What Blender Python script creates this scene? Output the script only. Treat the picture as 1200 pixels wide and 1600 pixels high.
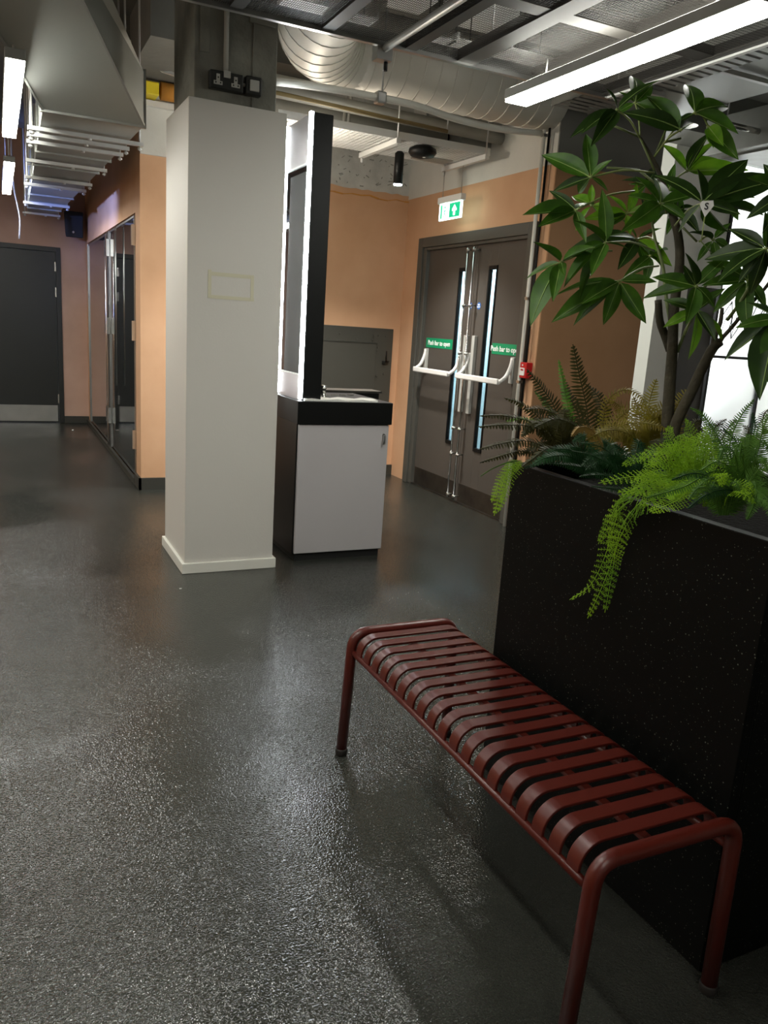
import bpy, bmesh, math, random
from mathutils import Vector, Matrix
random.seed(7)
sc = bpy.context.scene
for o in list(bpy.data.objects): bpy.data.objects.remove(o)

# ---------------------------------------------------------------- camera
F, PITCH, ROLL, YAW, CH = 1244.8, 0.2258, 0.0661, 0.45657, 1.43
fw = Vector((math.sin(YAW)*math.cos(PITCH), math.cos(YAW)*math.cos(PITCH), -math.sin(PITCH)))
r0 = Vector((math.cos(YAW), -math.sin(YAW), 0)); u0 = r0.cross(fw)
RT = math.cos(ROLL)*r0 + math.sin(ROLL)*u0
UP = -math.sin(ROLL)*r0 + math.cos(ROLL)*u0
cam = bpy.data.cameras.new('camera'); camo = bpy.data.objects.new('camera', cam)
sc.collection.objects.link(camo)
cam.sensor_fit = 'VERTICAL'; cam.sensor_height = 32; cam.lens = F/1600*32; cam.clip_start = 0.05
m = Matrix((RT, UP, -fw)).transposed().to_4x4(); m.translation = (0, 0, CH)
camo.matrix_world = m
sc.camera = camo
CAM = Vector((0, 0, CH))
def ray(x, y): return (x-600)*RT - (y-800)*UP + F*fw
def at(x, y, d): return CAM + ray(x, y)*(d/F)          # d = depth along the view axis, metres
def atx(x, y, X): r = ray(x, y); return CAM + r*(X/r.x)
def aty(x, y, Y): r = ray(x, y); return CAM + r*(Y/r.y)
def atz(x, y, Z): r = ray(x, y); return CAM + r*((Z-CH)/r.z)

# ---------------------------------------------------------------- world, lights, exposure
w = bpy.data.worlds.new('world'); sc.world = w; w.use_nodes = True
w.node_tree.nodes['Background'].inputs[0].default_value = (0.5, 0.55, 0.6, 1)
w.node_tree.nodes['Background'].inputs[1].default_value = 0.05
sc.view_settings.view_transform = 'Standard'; sc.view_settings.look = 'None'
sc.view_settings.gamma = 1; sc.view_settings.use_curve_mapping = False
sc.view_settings.exposure = 1.0
LAMP = 26.0          # emission of the linear lamps
def area(name, loc, size, power, col=(1, 1, 1), rot=(0, 0, 0), size_y=None):
    l = bpy.data.lights.new(name, 'AREA'); l.energy = power; l.color = col; l.size = size
    if size_y: l.shape = 'RECTANGLE'; l.size_y = size_y
    o = bpy.data.objects.new(name, l); o.location = loc; o.rotation_euler = rot
    sc.collection.objects.link(o); return o
# blue coloured stage lamp washing the corridor wall, cool daylight in the lobby behind the doors
l = bpy.data.lights.new('blue_lamp', 'SPOT'); l.energy = 170; l.color = (.22, .34, 1); l.spot_size = math.radians(62); l.spot_blend = .7; l.shadow_soft_size = .05
o = bpy.data.objects.new('blue_lamp', l); o.location = (-.9, 7.7, 2.3); sc.collection.objects.link(o)
o.rotation_euler = (Vector((1.03, 9.0, 2.42))-Vector((-.9, 7.7, 2.3))).to_track_quat('-Z', 'Y').to_euler()
area('lobby_daylight', (4.0, 6.7, 2.6), 0.5, 150, (0.62, 0.85, 1.0), (0, 0, 0), 1.6)
area('window_room_daylight', (6.6, 7.4, 2.2), 1.6, 230, (0.95, 0.98, 1.0), (math.radians(-90), 0, 0), 2.4)

# ---------------------------------------------------------------- helpers
def lin(h):
    v = [int(h[i:i+2], 16)/255 for i in (0, 2, 4)]
    return tuple(c/12.92 if c <= .04045 else ((c+.055)/1.055)**2.4 for c in v) + (1,)
MATS = {}
def mat(name, hexc, rough=.5, metal=0, spec=.5, vary=0, vscale=4, bump=0, bscale=60, emit=0, ecol=None,
        trans=0, alpha=1, coat=0, hex2=None, detail=4):
    m = bpy.data.materials.new(name); m.use_nodes = True; nt = m.node_tree; b = nt.nodes['Principled BSDF']
    I = b.inputs; I['Base Color'].default_value = lin(hexc); I['Roughness'].default_value = rough
    I['Metallic'].default_value = metal; I['Specular IOR Level'].default_value = spec
    I['Transmission Weight'].default_value = trans; I['Alpha'].default_value = alpha
    I['Coat Weight'].default_value = coat
    tc = nt.nodes.new('ShaderNodeTexCoord')
    if vary:
        n = nt.nodes.new('ShaderNodeTexNoise'); n.inputs['Scale'].default_value = vscale; n.inputs['Detail'].default_value = detail
        nt.links.new(tc.outputs['Object'], n.inputs['Vector'])
        mr = nt.nodes.new('ShaderNodeMapRange'); mr.inputs[1].default_value = .3; mr.inputs[2].default_value = .7
        nt.links.new(n.outputs[0], mr.inputs[0])
        mx = nt.nodes.new('ShaderNodeMix'); mx.data_type = 'RGBA'
        c = lin(hexc); c2 = lin(hex2) if hex2 else tuple(v*(1-vary) for v in c[:3])+(1,)
        mx.inputs[6].default_value = c; mx.inputs[7].default_value = c2
        nt.links.new(mr.outputs[0], mx.inputs[0]); nt.links.new(mx.outputs[2], I['Base Color'])
    if bump:
        n = nt.nodes.new('ShaderNodeTexNoise'); n.inputs['Scale'].default_value = bscale; n.inputs['Detail'].default_value = 3
        nt.links.new(tc.outputs['Object'], n.inputs['Vector'])
        bp = nt.nodes.new('ShaderNodeBump'); bp.inputs['Strength'].default_value = bump; bp.inputs['Distance'].default_value = .01
        nt.links.new(n.outputs[0], bp.inputs['Height']); nt.links.new(bp.outputs[0], I['Normal'])
    if emit:
        I['Emission Color'].default_value = lin(ecol or hexc); I['Emission Strength'].default_value = emit
    MATS[name] = m; return m

class MB:
    def __init__(s): s.bm = bmesh.new()
    def box(s, a, b):
        x0, y0, z0 = a; x1, y1, z1 = b
        v = [s.bm.verts.new(p) for p in ((x0,y0,z0),(x1,y0,z0),(x1,y1,z0),(x0,y1,z0),(x0,y0,z1),(x1,y0,z1),(x1,y1,z1),(x0,y1,z1))]
        for f in ((0,3,2,1),(4,5,6,7),(0,1,5,4),(1,2,6,5),(2,3,7,6),(3,0,4,7)): s.bm.faces.new([v[i] for i in f])
        return s
    def hexa(s, pts):     # 8 corners, same order as box
        v = [s.bm.verts.new(p) for p in pts]
        for f in ((0,3,2,1),(4,5,6,7),(0,1,5,4),(1,2,6,5),(2,3,7,6),(3,0,4,7)): s.bm.faces.new([v[i] for i in f])
        return s
    def bar(s, a, b, wd, ht, up=(0, 0, 1)):     # box along a->b
        a = Vector(a); b = Vector(b); d = (b-a).normalized(); up = Vector(up)
        sd = d.cross(up)
        if sd.length < 1e-4: sd = d.cross(Vector((1, 0, 0)))
        sd.normalize(); u = sd.cross(d)
        p = []
        for e in (-1, 1):
            for q, t in ((a, -1), (b, -1), (b, 1), (a, 1)):
                p.append(q + sd*wd/2*t + u*ht/2*e)
        return s.hexa(p)
    def tube(s, pts, r, n=10, caps=True, radii=None):
        pts = [Vector(p) for p in pts]; rings = []; prev = None
        for i, p in enumerate(pts):
            d = (pts[min(i+1, len(pts)-1)] - pts[max(i-1, 0)]).normalized()
            if prev is None:
                a = d.orthogonal().normalized()
            else:
                a = (prev - d*prev.dot(d))
                a = a.normalized() if a.length > 1e-6 else d.orthogonal().normalized()
            prev = a; b = d.cross(a); rr = radii[i] if radii else r
            rings.append([s.bm.verts.new(p + (a*math.cos(2*math.pi*k/n)+b*math.sin(2*math.pi*k/n))*rr) for k in range(n)])
        for A, B in zip(rings, rings[1:]):
            for k in range(n):
                f = s.bm.faces.new((A[k], A[(k+1) % n], B[(k+1) % n], B[k])); f.smooth = True
        if caps: s.bm.faces.new(rings[0][::-1]); s.bm.faces.new(rings[-1])
        return s
    def lathe(s, c, prof, n=20, axis='z'):     # prof: (radius, height)
        c = Vector(c); rings = []
        for r, h in prof:
            ring = []
            for k in range(n):
                a = 2*math.pi*k/n; ca, sa = math.cos(a)*max(r, 1e-4), math.sin(a)*max(r, 1e-4)
                ring.append(s.bm.verts.new(c + (Vector((ca, sa, h)) if axis == 'z' else Vector((h, ca, sa)) if axis == 'x' else Vector((sa, h, ca)))))
            rings.append(ring)
        for A, B in zip(rings, rings[1:]):
            for k in range(n):
                f = s.bm.faces.new((A[k], A[(k+1) % n], B[(k+1) % n], B[k])); f.smooth = True
        s.bm.faces.new(rings[0][::-1]); s.bm.faces.new(rings[-1]); return s
    def poly(s, pts, ext):      # planar outline extruded by vector ext
        ext = Vector(ext); a = [s.bm.verts.new(p) for p in pts]; b = [s.bm.verts.new(Vector(p)+ext) for p in pts]
        s.bm.faces.new(a[::-1]); s.bm.faces.new(b); n = len(a)
        for i in range(n): s.bm.faces.new((a[i], a[(i+1) % n], b[(i+1) % n], b[i]))
        return s
    def build(s, name, m, parent=None, bevel=0, label=None, kind=None, fix=True):
        if fix: bmesh.ops.recalc_face_normals(s.bm, faces=s.bm.faces)
        if parent is not None:
            off = parent.matrix_world.translation if parent.parent is None else wloc(parent)
            bmesh.ops.translate(s.bm, verts=s.bm.verts, vec=-off)
        me = bpy.data.meshes.new(name); s.bm.to_mesh(me); s.bm.free()
        o = bpy.data.objects.new(name, me); sc.collection.objects.link(o); o.parent = parent
        me.materials.append(m)
        if bevel:
            md = o.modifiers.new('bevel', 'BEVEL'); md.width = bevel; md.segments = 2; md.limit_method = 'ANGLE'
            md.harden_normals = False
        if label: o['label'] = label
        if kind: o['kind'] = kind
        return o
def wloc(o):
    v = Vector((0, 0, 0))
    while o is not None: v += o.location; o = o.parent
    return v
def T(name, label, cat, loc=(0, 0, 0), group=None):
    o = bpy.data.objects.new(name, None); sc.collection.objects.link(o); o.location = loc
    o.matrix_world.translation = Vector(loc)
    o['label'] = label; o['category'] = cat; o.empty_display_size = .05
    if group: o['group'] = group
    return o
def tag(o, label, cat, group=None):
    o['label'] = label; o['category'] = cat
    if group: o['group'] = group
    return o
def S(o, label=None):
    o['kind'] = 'structure'
    if label: o['label'] = label
    return o
def sroot(name, loc, label=None):
    o = bpy.data.objects.new(name, None); sc.collection.objects.link(o); o.location = loc
    o.matrix_world.translation = Vector(loc); o['kind'] = 'structure'
    if label: o['label'] = label
    return o
def cmr(pts, n=6):      # Catmull-Rom through points
    pts = [Vector(p) for p in pts]; P = [pts[0]*2-pts[1]] + pts + [pts[-1]*2-pts[-2]]; out = []
    for i in range(1, len(P)-2):
        for k in range(n):
            t = k/n; a, b, c, d = P[i-1], P[i], P[i+1], P[i+2]
            out.append(.5*((2*b)+(c-a)*t+(2*a-5*b+4*c-d)*t*t+(3*b-a-3*c+d)*t**3))
    out.append(pts[-1]); return out
def fillet(pts, r, n=6):
    pts = [Vector(p) for p in pts]; out = [pts[0]]
    for i in range(1, len(pts)-1):
        p = pts[i]; a = (pts[i-1]-p).normalized(); b = (pts[i+1]-p).normalized()
        s, e = p+a*r, p+b*r
        for k in range(n+1):
            t = k/n; out.append(s*(1-t)**2 + p*2*t*(1-t) + e*t*t)
    out.append(pts[-1]); return out
def text(s, size, m, origin, xdir, updir, name='lettering', parent=None, depth=.0008, align='CENTER'):
    cu = bpy.data.curves.new('t', 'FONT'); cu.body = s; cu.size = size; cu.extrude = depth; cu.align_x = align; cu.align_y = 'CENTER'
    cu.resolution_u = 3; cu.offset = size*.015
    o = bpy.data.objects.new('t', cu); sc.collection.objects.link(o)
    dg = bpy.context.evaluated_depsgraph_get(); me = bpy.data.meshes.new_from_object(o.evaluated_get(dg))
    bpy.data.objects.remove(o); x = Vector(xdir).normalized(); u = Vector(updir).normalized(); z = x.cross(u)
    M = Matrix((x, u, z)).transposed().to_4x4(); M.translation = Vector(origin) - (wloc(parent) if parent else Vector())
    me.transform(M); me.materials.clear(); me.materials.append(m)
    b = bpy.data.objects.new(name, me); sc.collection.objects.link(b); b.parent = parent; return b

# ---------------------------------------------------------------- materials
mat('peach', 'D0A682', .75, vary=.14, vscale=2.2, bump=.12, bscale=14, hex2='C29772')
mat('peach_shaded', 'A57E5C', .8, vary=.15, vscale=2, bump=.1, bscale=12, hex2='96704E')  # same paint as peach, with the pier's shade put into the colour
mat('peach_far', 'C2A291', .8, vary=.15, vscale=1.6, bump=.1, bscale=12, hex2='A98A78')
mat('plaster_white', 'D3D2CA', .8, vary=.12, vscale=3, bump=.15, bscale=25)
mat('plaster_rough', 'C9C9C2', .9, vary=.25, vscale=7, bump=.9, bscale=18, detail=8)
mat('column_white', 'CBC9C2', .55, vary=.03, vscale=1.5, bump=.05, bscale=90)
mat('skirt_white', 'D9D9D0', .45)
mat('raw_concrete', '7F7F75', .85, vary=.45, vscale=5, bump=1.0, bscale=16, detail=8)
mat('plaster_chip', '8C8C86', .9)
mat('slab', '6E6E67', .9, vary=.3, vscale=2.5, bump=.5, bscale=10, detail=6)
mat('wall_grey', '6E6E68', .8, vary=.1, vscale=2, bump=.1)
mat('skirt_dark', '34342E', .5)
mat('door_grey', '4A453F', .5, vary=.08, vscale=3)
mat('frame_grey', '4A4943', .45, bump=.03)
mat('door_black', '1F2220', .45, vary=.1, vscale=4)
mat('steel', 'B9B9B6', .28, metal=1, vary=.12, vscale=6, bump=.04, bscale=80)
mat('steel_dull', '77756F', .38, metal=1, vary=.4, vscale=7, bump=.06, bscale=60, detail=6)
mat('steel_bright', 'D9D9D6', .2, metal=1)
mat('brushed', 'C2BFC0', .4, metal=.2, vary=.06, vscale=1.5)
mat('panel_silver', 'B8B4B6', .3, metal=.6)
mat('galv', 'A3A5A0', .45, metal=.55, vary=.15, vscale=5, bump=.03)
mat('duct_grey', 'A3A6A0', .5, metal=.35, vary=.08, vscale=2, bump=.02)
mat('duct_white', 'DEDBD1', .5, metal=.1, vary=.08, vscale=4)
mat('pipe_white', 'DAD9D0', .4)
mat('pipe_grey', 'A8A8A0', .5, vary=.1)
mat('strut', 'C4C5C2', .35, metal=.4)
mat('tray_white', 'D2D3D0', .5)
mat('grid_dark', '35332F', .5, metal=.4)
mat('mesh_dark', '33312E', .5, metal=.4)
mat('red_paint', '7A2020', .5)
mat('yellow', 'D8C21E', .5)
mat('orange_wrap', 'C98A35', .6, vary=.2, vscale=10)
mat('wood_brown', '7A6A45', .7)
mat('black_satin', '090A09', .5, spec=.25)
mat('black_lam', '070807', .45, spec=.3)
mat('black_matte', '131413', .7)
mat('dark_glass', '1B1D1B', .5, spec=.3)
mat('mirror', 'A9AFB5', .04, metal=1)
mat('glass_blue', 'BFE2F5', .1, trans=.9, spec=.4)
mat('frosted', 'DADDDC', .5, trans=.85, spec=.3, bump=.2, bscale=200)
mat('dark_panel', '3E3833', .45, vary=.15, vscale=3)
mat('white_plastic', 'DCDCD8', .35)
mat('grey_plastic', 'A8A8A2', .4)
mat('socket_black', '1E1F1C', .4)
mat('green_sign', '0E8A5B', .4)
mat('blue_sign', '2565B5', .4)
mat('red_box', 'B4141A', .35)
mat('lettering_white', 'F2F5F2', .5)
mat('lettering_black', '161616', .5)
mat('tape', 'C6C3AA', .6)
mat('towel', 'D5D6D0', .9, bump=.5, bscale=90)
mat('bottle_green', '0F4A38', .25)
mat('bench_red', '4A150C', .36, spec=.5, bump=.03, bscale=300)
mat('rubber', '17130F', .7)
mat('soil', '0E0C09', .95, spec=.1, bump=1, bscale=60)
mat('bark', '37321F', .8, vary=.4, vscale=30, bump=.5, bscale=60)
mat('twig', '5D6A3A', .6)
mat('petiole', '7D8A4E', .5)
mat('lamp', 'FFFFFF', .5, emit=LAMP, ecol='FCFBF2')
mat('uplight', 'FFFFFF', .5, emit=LAMP*.55, ecol='FCFBF2')
mat('globe', 'FFFFFF', .5, emit=38, ecol='FFF3DF')
mat('led', 'FFFFFF', .5, emit=22, ecol='F4FBFF')
mat('spot_lens', 'FFFFFF', .5, emit=14, ecol='F0FFFF')
mat('exit_lit', 'FFFFFF', .5, emit=1.6, ecol='DFFFF8')
mat('exit_green', '10A070', .5, emit=.55, ecol='0FB47C')

def leafmat(name, c1, c2, rough=.38, tr=.25, sc_=3):
    m = mat(name, c1, rough, vary=1, vscale=sc_, hex2=c2, spec=.28); nt = m.node_tree; b = nt.nodes['Principled BSDF']
    t = nt.nodes.new('ShaderNodeBsdfTranslucent'); mx = nt.nodes.new('ShaderNodeMixShader'); mx.inputs[0].default_value = tr
    src = b.inputs['Base Color'].links[0].from_socket; nt.links.new(src, t.inputs[0])
    nt.links.new(b.outputs[0], mx.inputs[1]); nt.links.new(t.outputs[0], mx.inputs[2])
    nt.links.new(mx.outputs[0], nt.nodes['Material Output'].inputs[0]); return m
leafmat('leaf_green', '3F6319', '2A4912', .45, .25)
leafmat('leaf_light', '668F20', '4B7815', .45, .35)
leafmat('leaf_dark', '273F11', '1B2F0D', .48, .15)
leafmat('leaf_vein', '8FA860', '7D9850', .5, .2)
leafmat('fern_dark', '3D3A16', '272A12', .6, .3, 9)
leafmat('fern_gold', '7C7420', '5E4E1A', .6, .35, 9)
leafmat('fern_deep', '1E4420', '132C14', .5, .3, 9)
leafmat('fern_lime', '9CC621', '699A17', .55, .35, 9)
leafmat('fern_green', '577F2A', '33581C', .5, .35, 9)
leafmat('fern_tan', '9A7C42', '7A6432', .6, .3, 9)

# black terrazzo planter: dark with pale specks
def specks(m, scale, thr, colr):
    nt = m.node_tree; b = nt.nodes['Principled BSDF']; tc = nt.nodes.new('ShaderNodeTexCoord')
    v = nt.nodes.new('ShaderNodeTexVoronoi'); v.inputs['Scale'].default_value = scale
    nt.links.new(tc.outputs['Object'], v.inputs['Vector'])
    n = nt.nodes.new('ShaderNodeTexNoise'); n.inputs['Scale'].default_value = 3; nt.links.new(tc.outputs['Object'], n.inputs['Vector'])
    wn = nt.nodes.new('ShaderNodeTexWhiteNoise'); nt.links.new(v.outputs['Position'], wn.inputs['Vector'])
    mu = nt.nodes.new('ShaderNodeMath'); mu.operation = 'MULTIPLY'; mu.inputs[1].default_value = thr
    po = nt.nodes.new('ShaderNodeMath'); po.operation = 'POWER'; po.inputs[1].default_value = 4
    nt.links.new(wn.outputs['Value'], po.inputs[0]); nt.links.new(po.outputs[0], mu.inputs[0])
    lt = nt.nodes.new('ShaderNodeMath'); lt.operation = 'LESS_THAN'
    nt.links.new(v.outputs['Distance'], lt.inputs[0]); nt.links.new(mu.outputs[0], lt.inputs[1])
    mx = nt.nodes.new('ShaderNodeMix'); mx.data_type = 'RGBA'; mx.inputs[6].default_value = b.inputs['Base Color'].default_value
    mx.inputs[7].default_value = lin(colr); nt.links.new(lt.outputs[0], mx.inputs[0]); nt.links.new(mx.outputs[2], b.inputs['Base Color'])
specks(mat('terrazzo', '030403', .45, spec=.14), 170, .3, '55584F')

# sealed resin floor with an orange-peel gloss that is smoother in patches
def floor_mat():
    m = mat('resin_floor', '4A4B46', .3, spec=.7); nt = m.node_tree; b = nt.nodes['Principled BSDF']; N = nt.nodes.new; L = nt.links.new
    tc = N('ShaderNodeTexCoord')
    def noise(s, d=3, dist=0):
        n = N('ShaderNodeTexNoise'); n.inputs['Scale'].default_value = s; n.inputs['Detail'].default_value = d; n.inputs['Roughness'].default_value = .45; n.inputs['Distortion'].default_value = dist
        L(tc.outputs['Object'], n.inputs['Vector']); return n.outputs[0]
    big = noise(.9, 4, .5); mid = noise(5, 6, 1.0); fine = noise(230, 0); peel = noise(130, 0)
    mr = N('ShaderNodeMapRange'); mr.inputs[1].default_value = .35; mr.inputs[2].default_value = .65; L(big, mr.inputs[0])
    mx = N('ShaderNodeMix'); mx.data_type = 'RGBA'; mx.inputs[6].default_value = lin('33342F'); mx.inputs[7].default_value = lin('282A26'); L(mid, mx.inputs[0])
    v = N('ShaderNodeTexVoronoi'); v.inputs['Scale'].default_value = 230; L(tc.outputs['Object'], v.inputs['Vector'])
    lt = N('ShaderNodeMath'); lt.operation = 'LESS_THAN'; lt.inputs[1].default_value = .16; L(v.outputs['Distance'], lt.inputs[0])
    mx2 = N('ShaderNodeMix'); mx2.data_type = 'RGBA'; mx2.inputs[7].default_value = lin('4C4E49'); L(mx.outputs[2], mx2.inputs[6]); L(lt.outputs[0], mx2.inputs[0])
    L(mx2.outputs[2], b.inputs['Base Color'])
    rr = N('ShaderNodeMapRange'); rr.inputs[3].default_value = .08; rr.inputs[4].default_value = .15; L(mid, rr.inputs[0]); L(rr.outputs[0], b.inputs['Roughness'])
    ad = N('ShaderNodeMath'); ad.operation = 'ADD'; L(fine, ad.inputs[0]); L(peel, ad.inputs[1])
    st = N('ShaderNodeMapRange'); st.inputs[3].default_value = .3; st.inputs[4].default_value = 1.0; L(mr.outputs[0], st.inputs[0])
    bp = N('ShaderNodeBump'); bp.inputs['Distance'].default_value = .0023; L(ad.outputs[0], bp.inputs['Height']); L(st.outputs[0], bp.inputs['Strength'])
    L(bp.outputs[0], b.inputs['Normal']); return m
floor_mat()
M = MATS

# ================================================================ THE SETTING
XL, XR, YB, YF, ZC = -3.2, 8.2, -3.2, 10.87, 3.45
S(MB().box((XL, YB, -.1), (XR, YF+.1, 0)).build('floor', M['resin_floor']), 'dark grey glossy resin floor with orange-peel surface')
ceil = MB().box((XL, YB, ZC), (XR, YF+.1, ZC+.15)).build('ceiling', M['slab']); S(ceil, 'dark unfinished concrete slab above the services')
for y in (2.2, 6.45, 9.0):
    MB().box((XL, y, ZC-.32), (1.0, y+.3, ZC)).build('beam', M['slab'], ceil)
MB().box((1.0, 6.1, ZC-.2), (3.5, 6.3, ZC)).build('beam', M['slab'], ceil)
MB().box((.93, 5.6, ZC-.35), (1.35, 6.6, ZC)).build('beam', M['slab'], ceil)

# far wall with the single black door
DX0, DX1, DZ = -.17, .735, 2.13
wf = MB(); wf.box((XL, YF, 0), (DX0, YF+.1, ZC)); wf.box((DX1, YF, 0), (1.03, YF+.1, ZC)); wf.box((DX0, YF, DZ), (DX1, YF+.1, ZC))
wf = S(wf.build('wall_far', M['peach_far']), 'terracotta plastered wall at the end of the corridor')
d1 = sroot('door_1', (.28, YF, 0), 'black single door with a steel kick plate at the corridor end')
MB().box((DX0+.06, YF+.02, .005), (DX1-.06, YF+.065, DZ-.06)).build('leaf', M['door_black'], d1)
fr = MB(); fr.box((DX0, YF-.015, 0), (DX0+.055, YF+.08, DZ)); fr.box((DX1-.055, YF-.015, 0), (DX1, YF+.08, DZ)); fr.box((DX0+.055, YF-.015, DZ-.055), (DX1-.055, YF+.08, DZ))
fr.build('door_frame', M['door_black'], d1, .003)
MB().box((DX0+.07, YF+.012, .02), (DX1-.075, YF+.02, .22)).build('kick_plate', M['steel'], d1)
for z in (.25, 1.55, 1.85):
    MB().box((DX1-.07, YF+.005, z), (DX1-.055, YF+.02, z+.11)).build('hinge', M['steel_bright'], d1)
S(MB().box((DX1, YF-.02, 0), (1.03, YF, .09)).build('baseboard_far', M['skirt_dark'], None, .003))

# left block: mirrored run along the corridor and the end wall seen left of the column
wl = MB(); wl.box((1.03, 6.69, 0), (1.3, 6.93, ZC)); wl.box((1.03, 6.93, 2.2), (1.3, YF, ZC)); wl.box((1.10, 6.93, 0), (1.3, YF, 2.2)); wl.box((1.03, 10.68, 0), (1.1, YF, 2.2))
wl.box((1.3, 6.69, 0), (2.05, 6.93, ZC)); wl.box((1.95, 6.93, 0), (2.05, 7.136, ZC))
wl = S(wl.build('wall_left', M['peach']), 'terracotta plastered wall with mirrored doors along the corridor')
wp = MB(); wp.box((1.03, 6.672, 2.6), (2.05, 6.69, ZC)); S(wp.build('trim_1', M['plaster_white']), 'white painted band above the terracotta end wall')
MB().box((1.03, 6.62, 2.93), (1.42, 6.672, 2.97)).build('ledge', M['plaster_white'], bpy.data.objects['trim_1'])
S(MB().box((1.01, 6.668, 0), (2.05, 6.688, .1)).box((1.01, 6.668, 0), (1.03, 6.93, .1)).build('baseboard_left', M['skirt_dark']))
S(MB().box((1.005, 6.93, 0), (1.03, 10.85, .05)).build('trim_2', M['skirt_dark']), 'dark floor channel below the mirrored doors')
for i, (ya, yb, lab) in enumerate(((6.95, 8.62, 'tall mirrored door nearest the terracotta corner'), (8.74, 10.66, 'farther mirrored door beside the corridor end wall'))):
    t = T('mirrored_door', lab, 'mirror', (1.035, ya, 0), 'mirrored doors along the corridor')
    MB().box((1.035, ya+.012, .06), (1.05, yb-.012, 2.17)).build('mirror_panel', M['mirror'], t)
    f = MB(); f.box((1.022, ya, .05), (1.055, ya+.014, 2.185)); f.box((1.022, yb-.014, .05), (1.055, yb, 2.185)); f.box((1.03, ya, 2.17), (1.055, yb, 2.185))
    f.build('frame', M['steel'], t)
    for z in (.3, 1.2, 1.95):
        for yy in ((ya+.02,) if i else (ya-.012, yb-.03)):
            MB().box((1.0, yy, z), (1.03, yy+.035, z+.16)).build('hinge', M['steel_bright'], t)
tag(MB().tube([(1.0, 8.66, .07), (1.0, 8.66, 2.16)], .006).build('chrome_post', M['steel_bright']), 'chrome post between the two mirrored doors', 'post')
tag(MB().lathe((1.0, 7.9, 1.45), [(.006, -.7), (.006, .72)], 8).build('thin_rod', M['steel']), 'thin dark rod standing before the nearer mirrored door', 'rod')
sp = T('wall_speaker', 'black box loudspeaker high in the corridor corner', 'speaker', (.88, 10.7, 2.2))
MB().hexa([(.78,10.55,2.24),(.97,10.55,2.24),(.98,10.78,2.3),(.79,10.78,2.3),(.76,10.5,2.53),(.97,10.5,2.53),(.98,10.78,2.53),(.78,10.78,2.53)]).build('cabinet', M['black_matte'], sp, .01)
MB().box((.84, 10.76, 2.38), (.91, 10.87, 2.45)).build('bracket', M['black_matte'], sp)
MB().lathe((.86, 10.52, 2.3), [(.012, 0), (.012, .02)], 10, 'y').build('badge', M['steel'], sp)

# back wall with ragged terracotta facing
YW = 7.136
wb = S(MB().box((2.05, YW, 0), (5.0, YW+.15, ZC)).build('wall_back', M['plaster_rough']), 'rough grey plastered wall with terracotta facing below')
pts = [(2.05, YW-.012, 0), (3.54, YW-.012, 0)]; top = []
x = 3.54
while x > 2.05: top.append((x, YW-.012, 2.655 + random.uniform(-.008, .012))); x -= .06
MB().poly(pts+top+[(2.05, YW-.012, 2.655)], (0, .012, 0)).build('terracotta_facing', M['peach'], wb)
cr = MB(); xx = 2.06; pz = 2.60
while xx < 3.5:
    z2 = 2.60 + random.uniform(-.018, .014); cr.bar((xx, YW-.016, pz), (xx+.09, YW-.016, z2), .012, random.uniform(.006, .014)); pz = z2; xx += .09
cr.build('ragged_seam', M['orange_wrap'], wb)
pk = MB()
for k in range(90):
    px_, pz_ = random.uniform(2.6, 3.5), random.uniform(2.68, 3.2); s = random.uniform(.006, .02)
    pk.bar((px_, YW-.004, pz_), (px_+s*random.uniform(.5, 2.5), YW-.004, pz_+random.uniform(-.02, .02)), .008, s*.5)
pk.build('chipped_plaster', M['plaster_chip'], wb, kind='stuff')
S(MB().box((2.05, YW-.035, 0), (3.54, YW-.012, .1)).build('baseboard_back', M['skirt_dark']))

# right wall (faces the room, holds the double doors) and the stub column that ends it
XW = 3.54; DYA, DYB, DH = 5.0, 6.8, 2.25
wr = MB(); wr.box((XW, 4.873, 0), (XW+.15, DYA, 2.62)); wr.box((XW, DYB, 0), (XW+.15, YW, 2.62)); wr.box((XW, DYA, DH), (XW+.15, DYB, 2.62))
wr = S(wr.build('wall_right', M['peach']), 'terracotta plastered wall around the double fire doors')
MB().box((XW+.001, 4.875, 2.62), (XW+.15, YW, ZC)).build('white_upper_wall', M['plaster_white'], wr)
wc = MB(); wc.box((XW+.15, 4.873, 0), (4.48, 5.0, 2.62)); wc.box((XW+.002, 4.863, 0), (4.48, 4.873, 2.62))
wc = S(wc.build('wall_pier', M['peach_shaded']), 'terracotta wall behind the tree with shade painted in')
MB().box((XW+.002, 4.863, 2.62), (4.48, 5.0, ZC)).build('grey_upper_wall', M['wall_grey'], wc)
MB().box((4.4, 5.0, 0), (4.48, YW, ZC)).build('return', M['plaster_white'], wc)
# lobby behind the doors
S(MB().box((4.3, 5.0, 0), (4.4, YW, 2.7)).build('wall_lobby', M['plaster_white']), 'pale lobby wall seen through the door glass')
S(MB().box((3.7, 7.05, 0), (4.3, 7.1, 2.7)).build('wall_lobby_end', M['plaster_white']), 'pale end wall of the lobby')
S(MB().box((3.7, 5.0, 2.7), (4.4, YW, 2.75)).build('trim_3', M['plaster_white']), 'lobby ceiling')

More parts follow.
